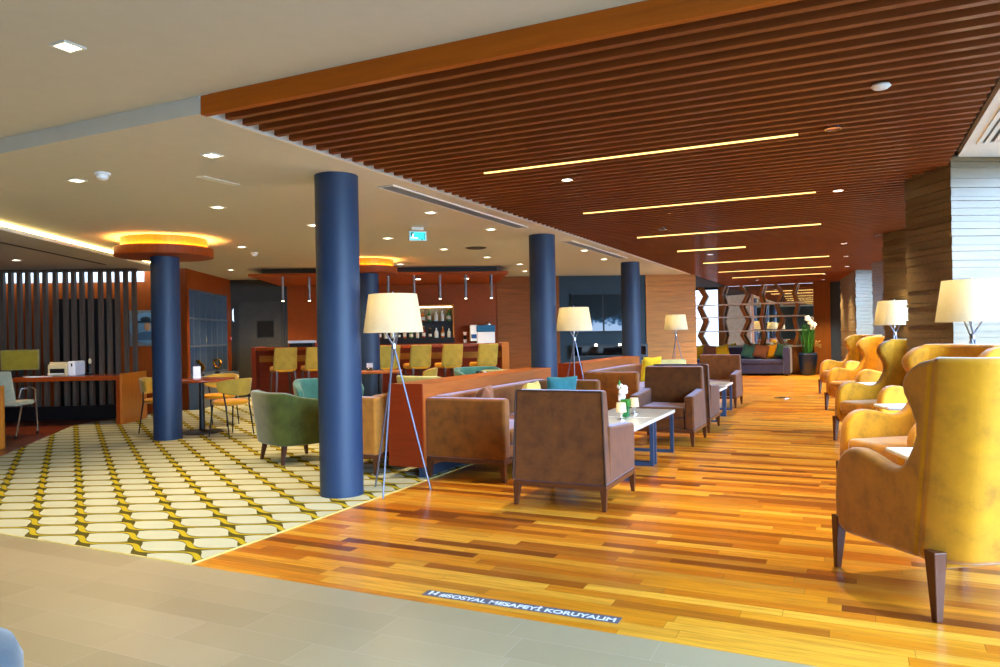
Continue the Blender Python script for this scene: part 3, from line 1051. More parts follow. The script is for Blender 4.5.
# back shelf on the wall: sits on the bar wall
BS = wb(-4.5, 0)       # right end on wall
t = thing('bottle_shelf', 'lit bottle shelf with dark lower niche on the bar back wall', 'shelf', (*BS, 0), R30)
MB().box(-2.3, 0, -.012, 0, 1.18, 1.98).build('back_panel', M['black'], t)
MB().box(-2.3, 0, -.25, -.0, 1.98, 2.01).build('top_board', M['clad'], t)
MB().box(-.03, 0, -.25, -.012, 1.26, 1.98).build('side_board', M['clad'], t)
MB().box(-2.3, -2.27, -.25, -.012, 1.26, 1.98).build('side_board', M['clad'], t)
MB().box(-2.27, -.03, -.25, -.012, 1.60, 1.635).build('shelf_board', M['dark'], t)
MB().box(-2.3, 0, -.3, 0, 1.14, 1.26).build('bottom_board', M['dark'], t)
MB().box(-2.26, -.04, -.02, -.013, 1.95, 1.975).build('light_strip', emis('shelf_led', lin(255, 225, 160), 6), t)
MB().box(-2.27, -.03, -.02, -.012, 1.64, 1.95).build('lit_back', plain('lit_back_panel', lin(180, 168, 120), .5), t)
cols = [('amber', lin(196, 104, 40)), ('clear', lin(210, 216, 205)), ('green', lin(70, 130, 70)), ('dark', lin(28, 24, 22)), ('white', lin(232, 230, 222)), ('red', lin(150, 40, 30))]
BM = {c: plain(c + '_bottle_glass', v, .12, coat=.3) for c, v in cols}
LBL = plain('bottle_label', lin(225, 215, 190), .6)


def bottle(loc, h, rr, c, lab, grp):
    t = thing('liquor_bottle', lab, 'bottle', loc, random.random() * 6, grp)
    gl_ = MB().lathe([(rr * .9, 0), (rr, .01), (rr, h * .52), (rr * .85, h * .6), (rr * .38, h * .72), (rr * .34, h * .93)], 14).build('glass', BM[c], t, True)
    MB().lathe([(rr * .42, h * .92), (rr * .42, h), (rr * .3, h)], 12).build('cap', M['black'] if c in ('clear', 'white') else M['gold'], t, True)
    MB().lathe([(rr * 1.02, h * .14), (rr * 1.02, h * .42)], 14, cap=False).build('label', LBL, gl_, True)


ordn += ['tenth', 'eleventh', 'twelfth', 'thirteenth', 'fourteenth', 'fifteenth', 'sixteenth']
seqT = ['green', 'white', 'clear', 'green', 'amber', 'clear', 'white', 'amber', 'clear', 'red', 'clear', 'green', 'amber', 'white']
for k, c in enumerate(seqT):
    bottle((*ap(BS, -.12 - k * .148, -.13), 1.635), random.uniform(.23, .31), random.uniform(.036, .056), c, f'{c} bottle on the lit upper bar shelf, {ordn[k]} from the right', 'bottles on the upper bar shelf')
seqB = ['clear', 'amber', 'white', 'dark', 'red', 'clear', 'green', 'amber', 'dark', 'clear', 'white', 'red', 'dark', 'amber', 'clear']
for k, c in enumerate(seqB):
    bottle((*ap(BS, -.12 - k * .143, -.13), 1.26), random.uniform(.18, .30), random.uniform(.034, .048), c, f'{c} bottle on the dark lower bar shelf, {ordn[k]} from the right', 'bottles on the lower bar shelf')
# back counter and coffee machine
t = thing('back_counter', 'dark back counter along the bar wall', 'counter', (*wb(-5.6, -.01), 0), R30)
MB().box(-2.0, 2.0, -.55, 0, 1.0, 1.05).build('worktop', M['deskwood'], t)
MB().box(-2.0, 2.0, -.5, 0, 0, 1.0).build('cabinet', M['endwood'], t)
t = thing('coffee_machine', 'white and blue coffee machine on the back counter of the bar', 'coffee machine', (*wb(-3.93, -.3), 1.05), R30)
MB().box(-.06, .33, -.24, .22, .0, .32).build('body', M['whiteplastic'], t, bevel=.015)
MB().box(-.08, .34, -.25, .23, .32, .47).build('top_cover', M['bluetop'], t, bevel=.015)
bg_ = MB().box(-.22, -.06, -.22, .2, .12, .48).build('brew_group', M['whiteplastic'], t, bevel=.015)
MB().box(-.2, -.08, -.235, -.22, .18, .27).build('display', plain('machine_display', lin(30, 70, 130), .2), bg_)
MB().box(-.24, .0, -.3, .1, 0, .05).build('drip_tray', M['black'], t, bevel=.006)
MB().lathe([(.07, .47), (.075, .5), (.06, .53), (.02, .54)], 14, (.2, 0, 0)).build('bean_lid', M['chrome'], t, True)
t = thing('cup_stack', 'stack of white cups and small jars beside the coffee machine', 'cup stack', (*wb(-4.26, -.3), 1.05), R30)
for k in range(4):
    MB().lathe([(.03, 0), (.045, .07), (.042, .07), (.026, .006)], 14, (0, 0, k * .085)).build('cup', M['whiteplastic'] if k % 2 else M['dark'], t, True)
t = thing('cash_register', 'flat white and black register on the left end of the bar', 'register', (*bb(-3.95, .3), 1.14), R30)
MB().box(-.22, .22, -.15, .15, 0, .07).build('drawer', M['black'], t, bevel=.006)
MB().box(-.24, .24, -.16, .16, .07, .12).build('lid', M['whiteplastic'], t, bevel=.01)
MB().box(.26, .36, -.06, .06, 0, .05).build('card_reader', M['red'], t, bevel=.006)

# bar stools
ST = [-4.18, -3.62, -2.32, -1.75, -1.17, -.52]
S0_ = None
for k, s in enumerate(ST):
    lab = f'mustard bar stool with high back at the bar counter, {ordn[len(ST) - 1 - k]} from the right end'
    p = (*bb(s, -.38), 0)
    rz = R30 + .5
    if S0_:
        dup(S0_, p, rz, lab)
        continue
    S0_ = t = thing('bar_stool', lab, 'bar stool', p, rz, 'mustard bar stools')
    MB().box(-.19, .19, -.17, .21, .70, .80).build('seat', M['orange'], t, bevel=.035)
    b = MB()
    b.grid(lambda uu, vv, sd: ((-.215 + .43 * uu) * (1 - .05 * vv), -.15 - .07 * vv - .05 * math.sin(PI * uu) + (.05 if sd else 0), .74 + .40 * vv), 10, 6)
    b.build('backrest', M['olive'], t, True, bevel=.015)
    for sx in (-1, 1):
        for sy in (-1, 1):
            MB().taper((sx * .16, sy * .16, .72), (.018, .018), (sx * .2, sy * .2, 0), (.012, .012)).build('leg', M['walnut'], t)
    MB().tube([(-.185, -.185, .25), (.185, -.185, .25), (.185, .185, .25), (-.185, .185, .25), (-.185, -.185, .25)], .009, 6).build('footrest', M['chrome'], t, True)

# ------------------------------------------------------------------ screens and fireplace on the teal wall
for k, s in enumerate((-1.40, -.64)):
    t = thing('wall_screen', ('wall screen behind the second tripod lamp on the teal wall', 'wall screen beside the third round column on the teal wall')[k], 'screen', (*wb(s + .0, -.0), 1.77), R30, 'screens on the teal wall')
    MB().box(-.375, .375, -.05, 0, -.44, .44).build('bezel', M['black'], t, bevel=.004)
    MB().box(-.36, .36, -.053, -.0505, -.425, .425).build('panel', M['tv'], t)
t = thing('wall_fireplace', 'long black wall fireplace box with two small lights under the screens', 'fireplace', (*wb(-.85, -.0), 0), R30)
MB().box(-.95, .85, -.12, 0, .72, 1.03).build('frame', M['black'], t, bevel=.004)
MB().box(-.9, .8, -.123, -.121, .78, .98).build('glass_front', plain('black_glass', lin(6, 7, 9), .05), t)
for x_ in (-.38, .18):
    MB().lathe([(.001, -.025), (.03, -.025), (.03, .025), (.001, .025)], 14, (x_, -.14, 1.02)).build('spot', M['lens'], t, True)

# ------------------------------------------------------------------ end wall: mirror, glazing, zigzag shelf
struct(MB().box(-3.62, -1.02, EY1, EY1 + .05, .0, ZC).build('wall_mirror', M['mirror']), 'mirrored end wall behind the zigzag shelf')
struct(MB().box(-1.02, -.58, EY1 - .35, EY1 + .05, 0, ZC).build('wall_end_wood', wood('end_column_wood', lin(128, 70, 14), .5, 2, 2.0, .25, 0)))
struct(MB().box(-.58, -.1, EY1 - .3, EY1 + .05, 0, ZC).build('wall_end_slate', M['bluegrey']))
t = struct(thing('window_1', 'bright glazed opening at the left of the mirror wall', 'window', (-5.1, EY1, 0)))
MB().box(-1.45, 1.42, 0, .012, .1, ZC).build('pane', M['glass'], t)
b = MB()
b.box(-1.5, 1.48, -.03, .05, 0, .1).box(-1.5, 1.48, -.03, .05, ZC - .08, ZC)
for xx in (-1.5, .55, 1.38):
    b.box(xx, xx + .07, -.03, .05, .1, ZC - .08)
b.build('frame', M['dark'], t)
struct(MB().box(-9, -6.6, EY1, EY1 + .1, 0, ZC).build('wall_end_left', M['tealwall']))
struct(MB().prism([(-3.47, 17.76), (-3.47, EY1 + .3), (-9, EY1 + .3), (-9, 14.7)], ZC + .0, ZC + .1).build('ceiling_back', M['slatback']))

struct(MB().box(-3.72, -3.56, EY1 - .12, EY1 - .0, 0, ZC).build('trim_5', M['zig']), 'dark wooden post between the window and the mirror wall')
t = thing('zigzag_shelf', 'open shelf of zigzag wooden uprights and white boards before the mirror', 'shelf', (0, EY1 - .32, 0))
ups = [-4.75, -4.12, -3.55, -2.92, -2.42, -1.95, -1.5]
for k, x_ in enumerate(ups):
    b = MB()
    zs = [.82, 1.15, 1.58, 2.0, 2.35, ZC - .01]
    wdt = .09 if k < 2 else .04
    am = .09 if k < 2 else (.05, .09, .04, .08, .05)[k - 2]
    for i in range(len(zs) - 1):
        o0 = am * (1 if (i + k) % 2 else -1)
        o1 = -o0
        z0, z1 = zs[i], zs[i + 1]
        sg = .0
        b.quadbox([(x_ + o0 - wdt, -.1, z0), (x_ + o0 + wdt, -.1, z0), (x_ + o0 + wdt, .12, z0), (x_ + o0 - wdt, .12, z0),
                   (x_ + o1 - wdt, -.1, z1), (x_ + o1 + wdt, -.1, z1), (x_ + o1 + wdt, .12, z1), (x_ + o1 - wdt, .12, z1)])
    b.build('upright', M['zig'], t)
for z in (.80, 1.26, 1.68, 2.06):
    MB().box(-5.0, -1.25, -.13, .15, z, z + .035).build('shelf_board', M['trimwhite'], t)
MB().box(-5.0, -1.2, -.13, .15, 0, .80).build('base', M['zig'], t)

# far sofa
t = thing('far_sofa', 'long grey purple sofa with colourful cushions at the mirror wall', 'sofa', (-3.1, 22.24, 0))
MB().box(-1.5, 1.3, -.06, .6, .06, .32).build('base', M['sofagrey'], t, bevel=.02)
MB().box(-1.5, -.12, -.08, .45, .32, .46).build('seat_cushion', M['sofagrey'], t, bevel=.04)
MB().box(-.10, 1.28, -.08, .45, .32, .46).build('seat_cushion', M['sofagrey'], t, bevel=.04)
MB().box(-1.5, 1.3, .45, .66, .3, .80).build('backrest', M['sofagrey'], t, bevel=.05)
MB().box(1.3, 1.5, -.1, .66, .04, .82).build('armrest', M['sofagrey'], t, bevel=.05)
MB().box(-1.7, -1.5, -.1, .66, .04, .82).build('armrest', M['sofagrey'], t, bevel=.05)
for sx in (-1.6, 1.4):
    for sy in (0, .6):
        MB().box(sx - .03, sx + .03, sy - .03, sy + .03, 0, .07).build('leg', M['walnut'], t)


def cushion(loc, rz, tilt, mat, lab, sz=.44, roll=0, grp='loose cushions'):
    o = MB().pillow(sz, sz, .15).build('cushion', M[mat], None, True)
    o.location = loc
    o.rotation_euler = (tilt, roll, rz)
    return tag(o, lab, 'cushion', grp)


FC = [(-4.42, 'tealcushion', .1, 'teal cushion at the left end of the far sofa'), (-4.15, 'yellow', -.25, 'yellow cushion, left one on the far sofa'), (-3.86, 'brownc', .15, 'brown cushion between two yellow cushions on the far sofa'),
      (-3.5, 'yellow', -.2, 'yellow cushion right of the brown one on the far sofa'), (-2.76, 'teal', .25, 'pale teal patterned cushion in the middle of the far sofa'), (-2.42, 'brownc', .25, 'brown cushion in the right half of the far sofa'),
      (-2.1, 'orange', -.15, 'orange yellow cushion near the right arm of the far sofa'), (-1.83, 'dkgreen', .3, 'dark green cushion against the right arm of the far sofa')]
for x_, mat, rl, lab in FC:
    cushion((x_, 22.68 - random.uniform(0, .03) - (.13 if 'brown' in lab or 'green' in lab else 0), .68), 0, -.22, mat, lab, .40, rl, 'cushions on the far sofa')

# potted plant
t = thing('potted_plant', 'tall green plant with white flowers in dark blue pot by the wood column', 'plant', (-1.17, 22.6, 0))
prof = [(.14, 0)]
for k in range(9):
    z = .02 + k * .066
    rr = .17 + .075 * math.sin(min(1, z / .5) * PI / 2)
    prof += [(rr, z), (rr + .012, z + .033)]
prof += [(.23, .63), (.2, .63), (.19, .56), (.001, .56)]
MB().lathe(prof, 28).build('pot', M['pot'], t, True)
b = MB()
for k in range(34):
    a0 = random.random() * 6.28
    rr = random.uniform(.02, .13)
    h = random.uniform(.6, 1.0)
    ln = random.uniform(.02, .16)
    p0 = Vector((rr * math.cos(a0), rr * math.sin(a0), .55))
    p1 = p0 + Vector((ln * .4 * math.cos(a0), ln * .4 * math.sin(a0), h * .6))
    p2 = p0 + Vector((ln * math.cos(a0), ln * math.sin(a0), h))
    b.tube([p0, p1, p2], [.012, .016, .003], 5)
b.build('leaves', M['leaf'], t, True)
b = MB()
for px, py, pz in ((.08, -.06, 1.5), (.02, -.1, 1.58), (.13, -.02, 1.35)):
    b.tube([(px * .3, py * .3, .6), (px * .6, py * .6, pz - .3), (px, py, pz)], .008, 6)
b.build('stem', M['leaf'], t, True)
b = MB()
for px, py, pz in ((.08, -.06, 1.5), (.13, -.02, 1.35), (.02, -.1, 1.6), (.16, -.05, 1.42)):
    for q in range(5):
        a0 = q * 1.257
        b.ball((px + .045 * math.cos(a0), py - .02, pz + .045 * math.sin(a0)), .045, .02, .045, 6)
b.build('flower', M['petal'], t, True)
b = MB()
for k in range(10):
    a0 = random.uniform(-.9, .5)
    p2 = Vector((.2 + .16 * random.random(), .15 * math.sin(a0), random.uniform(.75, 1.0)))
    b.tube([(.08, 0, .55), (.17, .08 * math.sin(a0), .9), p2], [.005, .005, .018], 5)
b.build('dry_grass', M['straw'], t, True)

t = tag(MB().lathe([(.001, 0), (.15, 0), (.15, .006), (.13, .009), (.001, .009)], 32).build('floor_outlet', M['chrome'], None, True), 'round metal floor outlet cover in the plank walkway', 'floor outlet')
t.location = (-1.24, 15.0, 0)

# ------------------------------------------------------------------ right facade
PIL = [((.746, 7.11), .60), ((.70, 11.36), .60), ((.68, 16.4), .62)]


def ribpillar(c, lf, rf, name, lab):
    b = MB()
    z = 0
    while z < ZN - .03:
        h = random.choice((.035, .05, .06, .075, .09))
        d = random.choice((0, .006, .012, .018))
        b.box(-d, rf, -d, lf, z, min(z + h - .004, ZN - .04))
        z += h
    b.box(.006, rf - .004, .006, lf - .004, 0, ZN - .04)
    o = b.build(name, M['rib'])
    o.location = (*c, 0)
    o.rotation_euler = (0, 0, R30)
    return struct(o, lab)


for k, (c, lf) in enumerate(PIL):
    ribpillar(c, lf, .55, 'pillar_ribbed', ('nearest ribbed wood pillar on the right', 'second ribbed wood pillar on the right', 'third ribbed wood pillar on the right')[k])
# last wall piece
b = MB()
z = 0
while z < ZC:
    h = random.choice((.05, .06, .075, .09))
    d = random.choice((0, .006, .012))
    b.quadbox([(.07 - d, 18.9, z), (.62, 19.22 - d, z), (.3, 22.2, z), (-.3 - d, 22.2, z), (.07 - d, 18.9, z + h - .004), (.62, 19.22 - d, z + h - .004), (.3, 22.2, z + h - .004), (-.3 - d, 22.2, z + h - .004)])
    z += h
struct(b.build('wall_ribbed_end', M['rib']), 'ribbed wood wall piece at the far right end')
struct(MB().box(-.3, .5, 22.2, EY1, 0, ZC).build('wall_end_right', M['bluegrey']))
# glazing
gx = 1.6
yy = -1.0
k = 2
while yy < 21.5:
    t = struct(thing(f'window_{k}', 'tall glazed window between the ribbed pillars', 'window', (gx, yy, 0)))
    MB().box(-.006, .006, .04, 2.11, .1, ZN - .1).build('pane', M['glass'], t)
    b = MB()
    b.box(-.04, .04, 0, 2.15, 0, .1).box(-.04, .04, 0, 2.15, ZN - .1, ZN - .03).box(-.04, .04, 0, .04, .1, ZN - .1).box(-.04, .04, 2.11, 2.15, .1, ZN - .1)
    b.build('frame', M['bluemetal'], t)
    yy += 2.15
    k += 1
struct(MB().box(EX1, 30, -12, 45, -.2, -.1).build('ground_outside', M['exterior']))
struct(MB().box(-12, EX1, EY1 + .4, 45, -.2, -.1).build('ground_outside_end', M['exterior']))

# ------------------------------------------------------------------ tripod lamps
LP0 = None


def tripod(loc, rz, lab, power=4, sc=1):
    global LP0
    if LP0 is None:
        LP0 = t = thing('tripod_floor_lamp', lab, 'floor lamp', loc, rz, 'tripod floor lamps')
        hub = Vector((0, 0, 1.22))
        for k, a0 in enumerate((math.radians(-90), math.radians(30), math.radians(150))):
            d = Vector((math.cos(a0), math.sin(a0), 0))
            MB().tube([hub - d * .07 + Vector((0, 0, .12)), hub + Vector((d.y * .012, -d.x * .012, 0)), d * .29 + Vector((0, 0, .004))], [.007, .008, .008], 8).build('leg', M['lampmetal'], t, True)
        MB().lathe([(.02, 1.2), (.02, 1.24)], 14).build('hub', M['chrome'], t, True)
        sh_ = MB().lathe([(.25, 1.335), (.202, 1.655), (.198, 1.655), (.246, 1.335)], 40, cap=False).build('lamp_shade', M['shade'], t, True)
        b = MB()
        for a0 in (0, 2.094, 4.189):
            b.tube([(0, 0, 1.63), (.2 * math.cos(a0), .2 * math.sin(a0), 1.63)], .004, 6)
        b.tube([(0, 0, 1.30), (0, 0, 1.675)], .006, 8)
        b.build('spider', M['chrome'], sh_, True)
        MB().ball((0, 0, 1.48), .035, .035, .045, 8).build('bulb', emis('lamp_bulb', lin(255, 226, 160), 5), sh_, True)
        o = t
    else:
        o = dup(LP0, loc, rz, lab)
    o.scale = (sc, sc, sc)
    L = bpy.data.lights.new('tripod_lamp_light', 'POINT')
    L.energy = power
    L.color = (1, .80, .50)
    L.shadow_soft_size = .06
    q = bpy.data.objects.new('tripod_lamp_light', L)
    COL.objects.link(q)
    q.location = (loc[0], loc[1], 1.56 * sc)


tripod((-3.48, 5.22, 0), math.radians(12), 'tripod floor lamp with white shade beside the front round column')
tripod((-3.46, 9.62, 0), math.radians(20), 'tripod floor lamp with white shade beside the second round column')
tripod((-3.4, 15.8, 0), math.radians(0), 'tripod floor lamp with white shade before the far wood clad wall')
tripod((.83, 6.74, 0), math.radians(40), 'tripod floor lamp with white shade before the nearest ribbed pillar', 4)
tripod((.50, 11.2, 0), math.radians(0), 'tripod floor lamp with white shade between the two ribbed pillars', 4)

# ------------------------------------------------------------------ partitions, sofas, lounge chairs, tables
for k, dy in enumerate((0, 4.42)):
    t = thing('low_partition', ('low wooden partition behind the front brown sofa', 'low wooden partition behind the second brown sofa')[k], 'partition', (-3.56, 5.78 + dy, 0), 0, 'low wooden partitions')
    L_ = 3.2
    MB().box(-.36, 0, .02, L_, .10, .86).build('body', M['partwood'], t, bevel=.004)
    MB().box(-.37, .003, 0, .02, .10, .863).build('end_panel', M['endwood'], t)
    MB().box(-.06, -.005, .03, L_ - .03, 0, .10).build('plinth', M['bluegrey'], t)  # blue daylight on the plinth face put into its colour

SO0 = None


def sofa(loc, rz, mat, lab):
    """local: front +Y, length along x (2.75), depth .76"""
    global SO0
    if SO0 and mat == 'brown':
        return dup(SO0, loc, rz, lab)
    t = thing('brown_sofa' if mat == 'brown' else 'tan_sofa', lab, 'sofa', loc, rz, 'velvet sofas along the partitions')
    W = 2.76
    h = W / 2
    mm = M['sofabrown' if mat == 'brown' else mat]
    MB().box(-h + .14, h - .14, -.36, .37, .2, .32).build('base', mm, t, bevel=.01)
    MB().prismx([(-.38, .20), (-.18, .20), (-.22, .745), (-.38, .745)], -h + .13, h - .13).build('backrest', mm, t, bevel=.03)
    for s in (-1, 1):
        x0, x1 = sorted((s * h, s * (h - .135)))
        MB().box(x0, x1, -.38, .38, .19, .735).build('armrest', mm, t, bevel=.03)
    n = 3
    wd = (W - .28) / n
    for k in range(n):
        x0 = -h + .14 + k * wd
        MB().box(x0 + .004, x0 + wd - .004, -.2, .375, .32, .45).build('seat_cushion', mm, t, bevel=.03)
    b = MB()
    b.box(-h + .01, h - .01, -.37, -.33, .155, .195).box(-h + .01, h - .01, .33, .37, .155, .195).box(-h + .01, -h + .05, -.33, .33, .155, .195).box(h - .05, h - .01, -.33, .33, .155, .195)
    b.build('frame', M['walnuth'], t)
    for sx in (-1, 1):
        for sy in (-1, 1):
            MB().taper((sx * (h - .03), sy * .35, .18), (.028, .024), (sx * (h - .035), sy * .355, 0), (.016, .016)).build('leg', M['walnut'], t)
    t.scale = (1, 1.06 if mat == 'brown' else .86, 1)
    if mat == 'brown':
        SO0 = t
    return t


FXr = -PI / 2    # local +Y -> +X
sofa((-3.165, 5.84 + 1.38, 0), FXr, 'brown', 'long brown velvet sofa nearest the camera against the low partition')
sofa((-3.165, 5.84 + 1.38 + 4.42, 0), FXr, 'brown', 'long brown velvet sofa behind the second tripod lamp')
sofa((-4.36, 5.72 + 1.38, 0), PI / 2, 'tan', 'tan velvet sofa on the carpet side of the low partition')
cushion((-3.0, 6.95, .63), FXr + .1, -.25, 'palec', 'pale yellow cushion on the front brown sofa', .38)
cushion((-3.12, 8.19, .61), FXr - .85, -.2, 'tealcushion', 'teal cushion in the far corner of the front brown sofa', .38)
cushion((-3.22, 6.3, .62), FXr + .3, -.35, 'brownc', 'small brown cushion at the near arm of the front brown sofa', .4)
cushion((-3.15, 12.6, .66), FXr - .5, -.2, 'yellow', 'yellow cushion at the far arm of the second brown sofa', .44)

AC0 = None


def armchair(loc, rz, lab):
    """local: front +Y; origin mid of base; legs .70 x .77"""
    global AC0
    if AC0:
        return dup(AC0, loc, rz, lab)
    AC0 = t = thing('lounge_armchair', lab, 'armchair', loc, rz, 'brown velvet armchairs')
    mm = M['brown']
    hw = .37

    def bk(uu, vv, sd):
        z = .185 + .69 * vv
        x = (uu * 2 - 1) * (hw - .025 * vv)
        yb = -.40 + .02 * vv
        yf = -.20 - .06 * vv
        return (x, yb if sd == 0 else yf, z)
    MB().grid(bk, 4, 4).build('backrest', mm, t, bevel=.02)
    for s in (-1, 1):
        xo, xi = s * hw, s * (hw - .105)
        x0, x1 = sorted((xo, xi))
        MB().prismx([(-.30, .185), (.385, .185), (.40, .5), (.385, .565), (-.20, .60), (-.30, .62)], x0, x1).build('armrest', mm, t, bevel=.022)
    MB().box(-hw + .11, hw - .11, -.22, .36, .19, .31).build('base', mm, t, bevel=.008)
    MB().box(-hw + .112, hw - .112, -.22, .385, .31, .44).build('seat_cushion', mm, t, bevel=.035)
    b = MB()
    b.box(-hw, hw, -.395, -.355, .15, .186).box(-hw, hw, .345, .385, .15, .186).box(-hw, -hw + .04, -.355, .345, .15, .186).box(hw - .04, hw, -.355, .345, .15, .186)
    b.build('frame', M['walnuth'], t, bevel=.004)
    for sx in (-1, 1):
        for sy in (-1, 1):
            MB().taper((sx * .345, sy * .37, .17), (.027, .025), (sx * .35, sy * .385, 0), (.013, .013)).build('leg', M['walnut'], t)
    b = MB()
    for s in (-1, 1):
        b.tube([(s * (hw - .002), -.401, .19), (s * (hw - .027), -.382, .87)], .006, 6)
    b.tube([(-hw + .03, -.382, .872), (hw - .03, -.382, .872)], .006, 6)
    b.build('piping', plain('dark_piping', lin(60, 36, 20), .7), t, True)
    return t


armchair((-2.0, 5.55, 0), 0, 'brown velvet armchair nearest the camera with its back to us')
armchair((-2.0, 8.82, 0), PI, 'brown velvet armchair facing us behind the first marble tables')
armchair((-2.03, 10.02, 0), 0, 'brown velvet armchair turned away, back to back with the one facing us')
armchair((-2.15, 13.25, 0), PI, 'brown velvet armchair facing us farthest along, before the far sofa')

TB0 = None


def ltable(loc, lab):
    global TB0
    if TB0:
        return dup(TB0, loc, 0, lab)
    TB0 = t = thing('marble_table', lab, 'table', loc, 0, 'low marble tables')
    MB().box(-.33, .33, -.42, .42, .425, .46).build('table_top', M['marble'], t, bevel=.004)
    for s in (-1, 1):
        b = MB()
        y0 = s * .385
        b.box(-.315, -.28, y0 - .018, y0 + .018, 0, .425).box(.28, .315, y0 - .018, y0 + .018, 0, .425).box(-.28, .28, y0 - .018, y0 + .018, 0, .03).box(-.28, .28, y0 - .018, y0 + .018, .395, .425)
        b.build('leg_frame', M['bluemetal'], t)
    return t


ltable((-2.08, 6.73, 0), 'white marble low table right in front of the nearest armchair')
ltable((-2.08, 7.60, 0), 'white marble low table, farther of the front pair, before the facing armchair')
ltable((-2.07, 11.2, 0), 'white marble low table between the two farther armchairs, nearer one')
ltable((-2.12, 12.15, 0), 'white marble low table between the two farther armchairs, farther one')

ML0 = None
for k, (x_, y_, lab) in enumerate(((-2.03, 6.93, 'small white table lamp nearest the front armchair on marble table'), (-2.05, 7.47, 'small white table lamp behind the green flower vase'))):
    if ML0:
        dup(ML0, (x_, y_, .46), 0, lab)
        continue
    ML0 = t = thing('table_lamp', lab, 'table lamp', (x_, y_, .46), 0, 'small table lamps')
    MB().lathe([(.042, 0), (.042, .008), (.012, .014), (.01, .04), (.022, .06), (.024, .075), (.01, .085)], 18).build('base', M['chrome'], t, True)
    ls_ = MB().lathe([(.052, .075), (.042, .165), (.039, .165), (.049, .075)], 24, cap=False).build('lamp_shade', M['shade'], t, True)
    MB().ball((0, 0, .11), .018, .018, .024, 8).build('bulb', emis('small_bulb', lin(255, 215, 120), 6), ls_, True)
t = thing('flower_vase', 'green square vase with white orchid flowers on marble table', 'vase', (-2.06, 7.2, .46))
MB().box(-.035, .035, -.035, .035, 0, .10).build('vase', M['greenglass'], t, bevel=.006)
MB().box(-.042, .042, -.042, .042, .10, .175).build('collar', M['leaf'], t, bevel=.01)
b = MB()
b.tube([(0, 0, .12), (-.02, 0, .2), (-.05, 0, .3)], .005, 6)
b.build('stem', M['leaf'], t, True)
b = MB()
for px, pz, rr in ((-.04, .2, .04), (-.03, .245, .038), (-.015, .285, .036), (-.06, .30, .034), (-.05, .17, .03), (-.005, .25, .03)):
    b.ball((px, random.uniform(-.02, .02), pz), rr, .022, rr * .9, 7)
b.build('flower', M['petal'], t, True)
MB().ball((-.062, 0, .335), .012, .01, .03, 6).build('bud', M['leaf'], t, True)

# pale curved loveseat at the end of the second partition
t = thing('pale_loveseat', 'pale green curved loveseat before the wood clad wall', 'loveseat', (-3.5, 14.62, 0), R30)


def tubfn(wd, dp, h0, h1, zb, th, flare=.05):
    def fn(uu, vv, sd):
        a0 = math.radians(200) - math.radians(220) * uu      # from left front around back to right front
        cx, cy = math.cos(a0 + PI), math.sin(a0 + PI)
        # superellipse plan, opening toward +Y
        ex = .62
        px = math.copysign(abs(cx) ** ex, cx)
        py = math.copysign(abs(cy) ** ex, cy)
        k = abs(uu * 2 - 1)
        top = h0 + (h1 - h0) * max(0, (k - .45) / .55) ** 1.5 if k > .45 else h0
        z = zb + (top - zb) * vv
        sc = (1 + flare * (vv - .5))
        rr = 1 if sd == 0 else 1 - th
        return (px * wd / 2 * sc * rr, py * dp / 2 * sc * rr, z)
    return fn


MB().grid(tubfn(1.0, .78, .76, .68, .18, .2), 22, 6).build('shell', M['palegreen'], t, bevel=.02)
MB().box(-.42, .42, -.28, .34, .2, .44).build('seat_cushion', M['palegreen'], t, bevel=.05)
for sx in (-1, 1):
    for sy in (-1, 1):
        MB().taper((sx * .36, sy * .24, .2), (.024, .024), (sx * .39, sy * .28, 0), (.014, .014)).build('leg', M['walnut'], t)

# ------------------------------------------------------------------ tub chairs
def tubchair(loc, rz, mat, lab, name='tub_chair'):
    t = thing(name, lab, 'tub chair', loc, rz, 'velvet tub chairs')
    MB().grid(tubfn(.84, .74, .75, .62, .20, .19, .16), 24, 6).build('shell', M[mat], t, bevel=.025)
    MB().box(-.25, .25, -.22, .33, .2, .43).build('seat_cushion', M[mat], t, bevel=.05)
    for sx in (-1, 1):
        for sy in (-1, 1):
            MB().taper((sx * .24, sy * .22, .24), (.026, .026), (sx * .28, sy * .26, 0), (.014, .014)).build('leg', M['walnut'], t)
    return t


tubchair((-5.43, 6.22, 0), ang(.42, .9), 'green', 'dark green velvet tub chair left of the front round column')
tubchair((-6.35, 7.95, 0), ang(.75, -.65), 'teal', 'teal velvet tub chair behind the dark green one')
tubchair((-5.45, 9.1, 0), ang(.2, 1), 'palegreen', 'pale yellow green tub chair seen above the low partition')
tubchair((-5.75, 11.3, 0), ang(.8, -.6), 'teal', 'teal tub chair behind the low partition near the bar end')
tubchair((-5.15, 10.9, 0), ang(-.6, .8), 'palegreen', 'pale tub chair beside the teal chair near the bar end')
t = thing('round_cafe_table', 'small white topped cafe table behind the low partition', 'table', (-4.95, 9.95, 0), 0, 'cafe tables')
MB().lathe([(.001, .67), (.32, .67), (.32, .70), (.001, .70)], 32).build('table_top', M['marble'], t, True)
MB().lathe([(.035, .02), (.03, .67)], 14).build('stem', M['dark'], t, True)
MB().lathe([(.22, 0), (.22, .015), (.04, .03)], 24).build('base', M['dark'], t, True)
t = thing('condiment_tray', 'small tray of dark and pink jars on the white cafe table', 'tray', (-5.05, 9.9, .70))
MB().box(-.1, .1, -.05, .05, 0, .012).build('tray', M['whiteplastic'], t, bevel=.004)
for k, mt in enumerate(('reliefdark', 'brownc', 'whiteplastic')):
    MB().lathe([(.022, .012), (.024, .05), (.018, .06)], 12, (-.06 + k * .06, 0, 0)).build('jar', M[mt], t, True)

# ------------------------------------------------------------------ dining set by the left halo column
DC0 = None


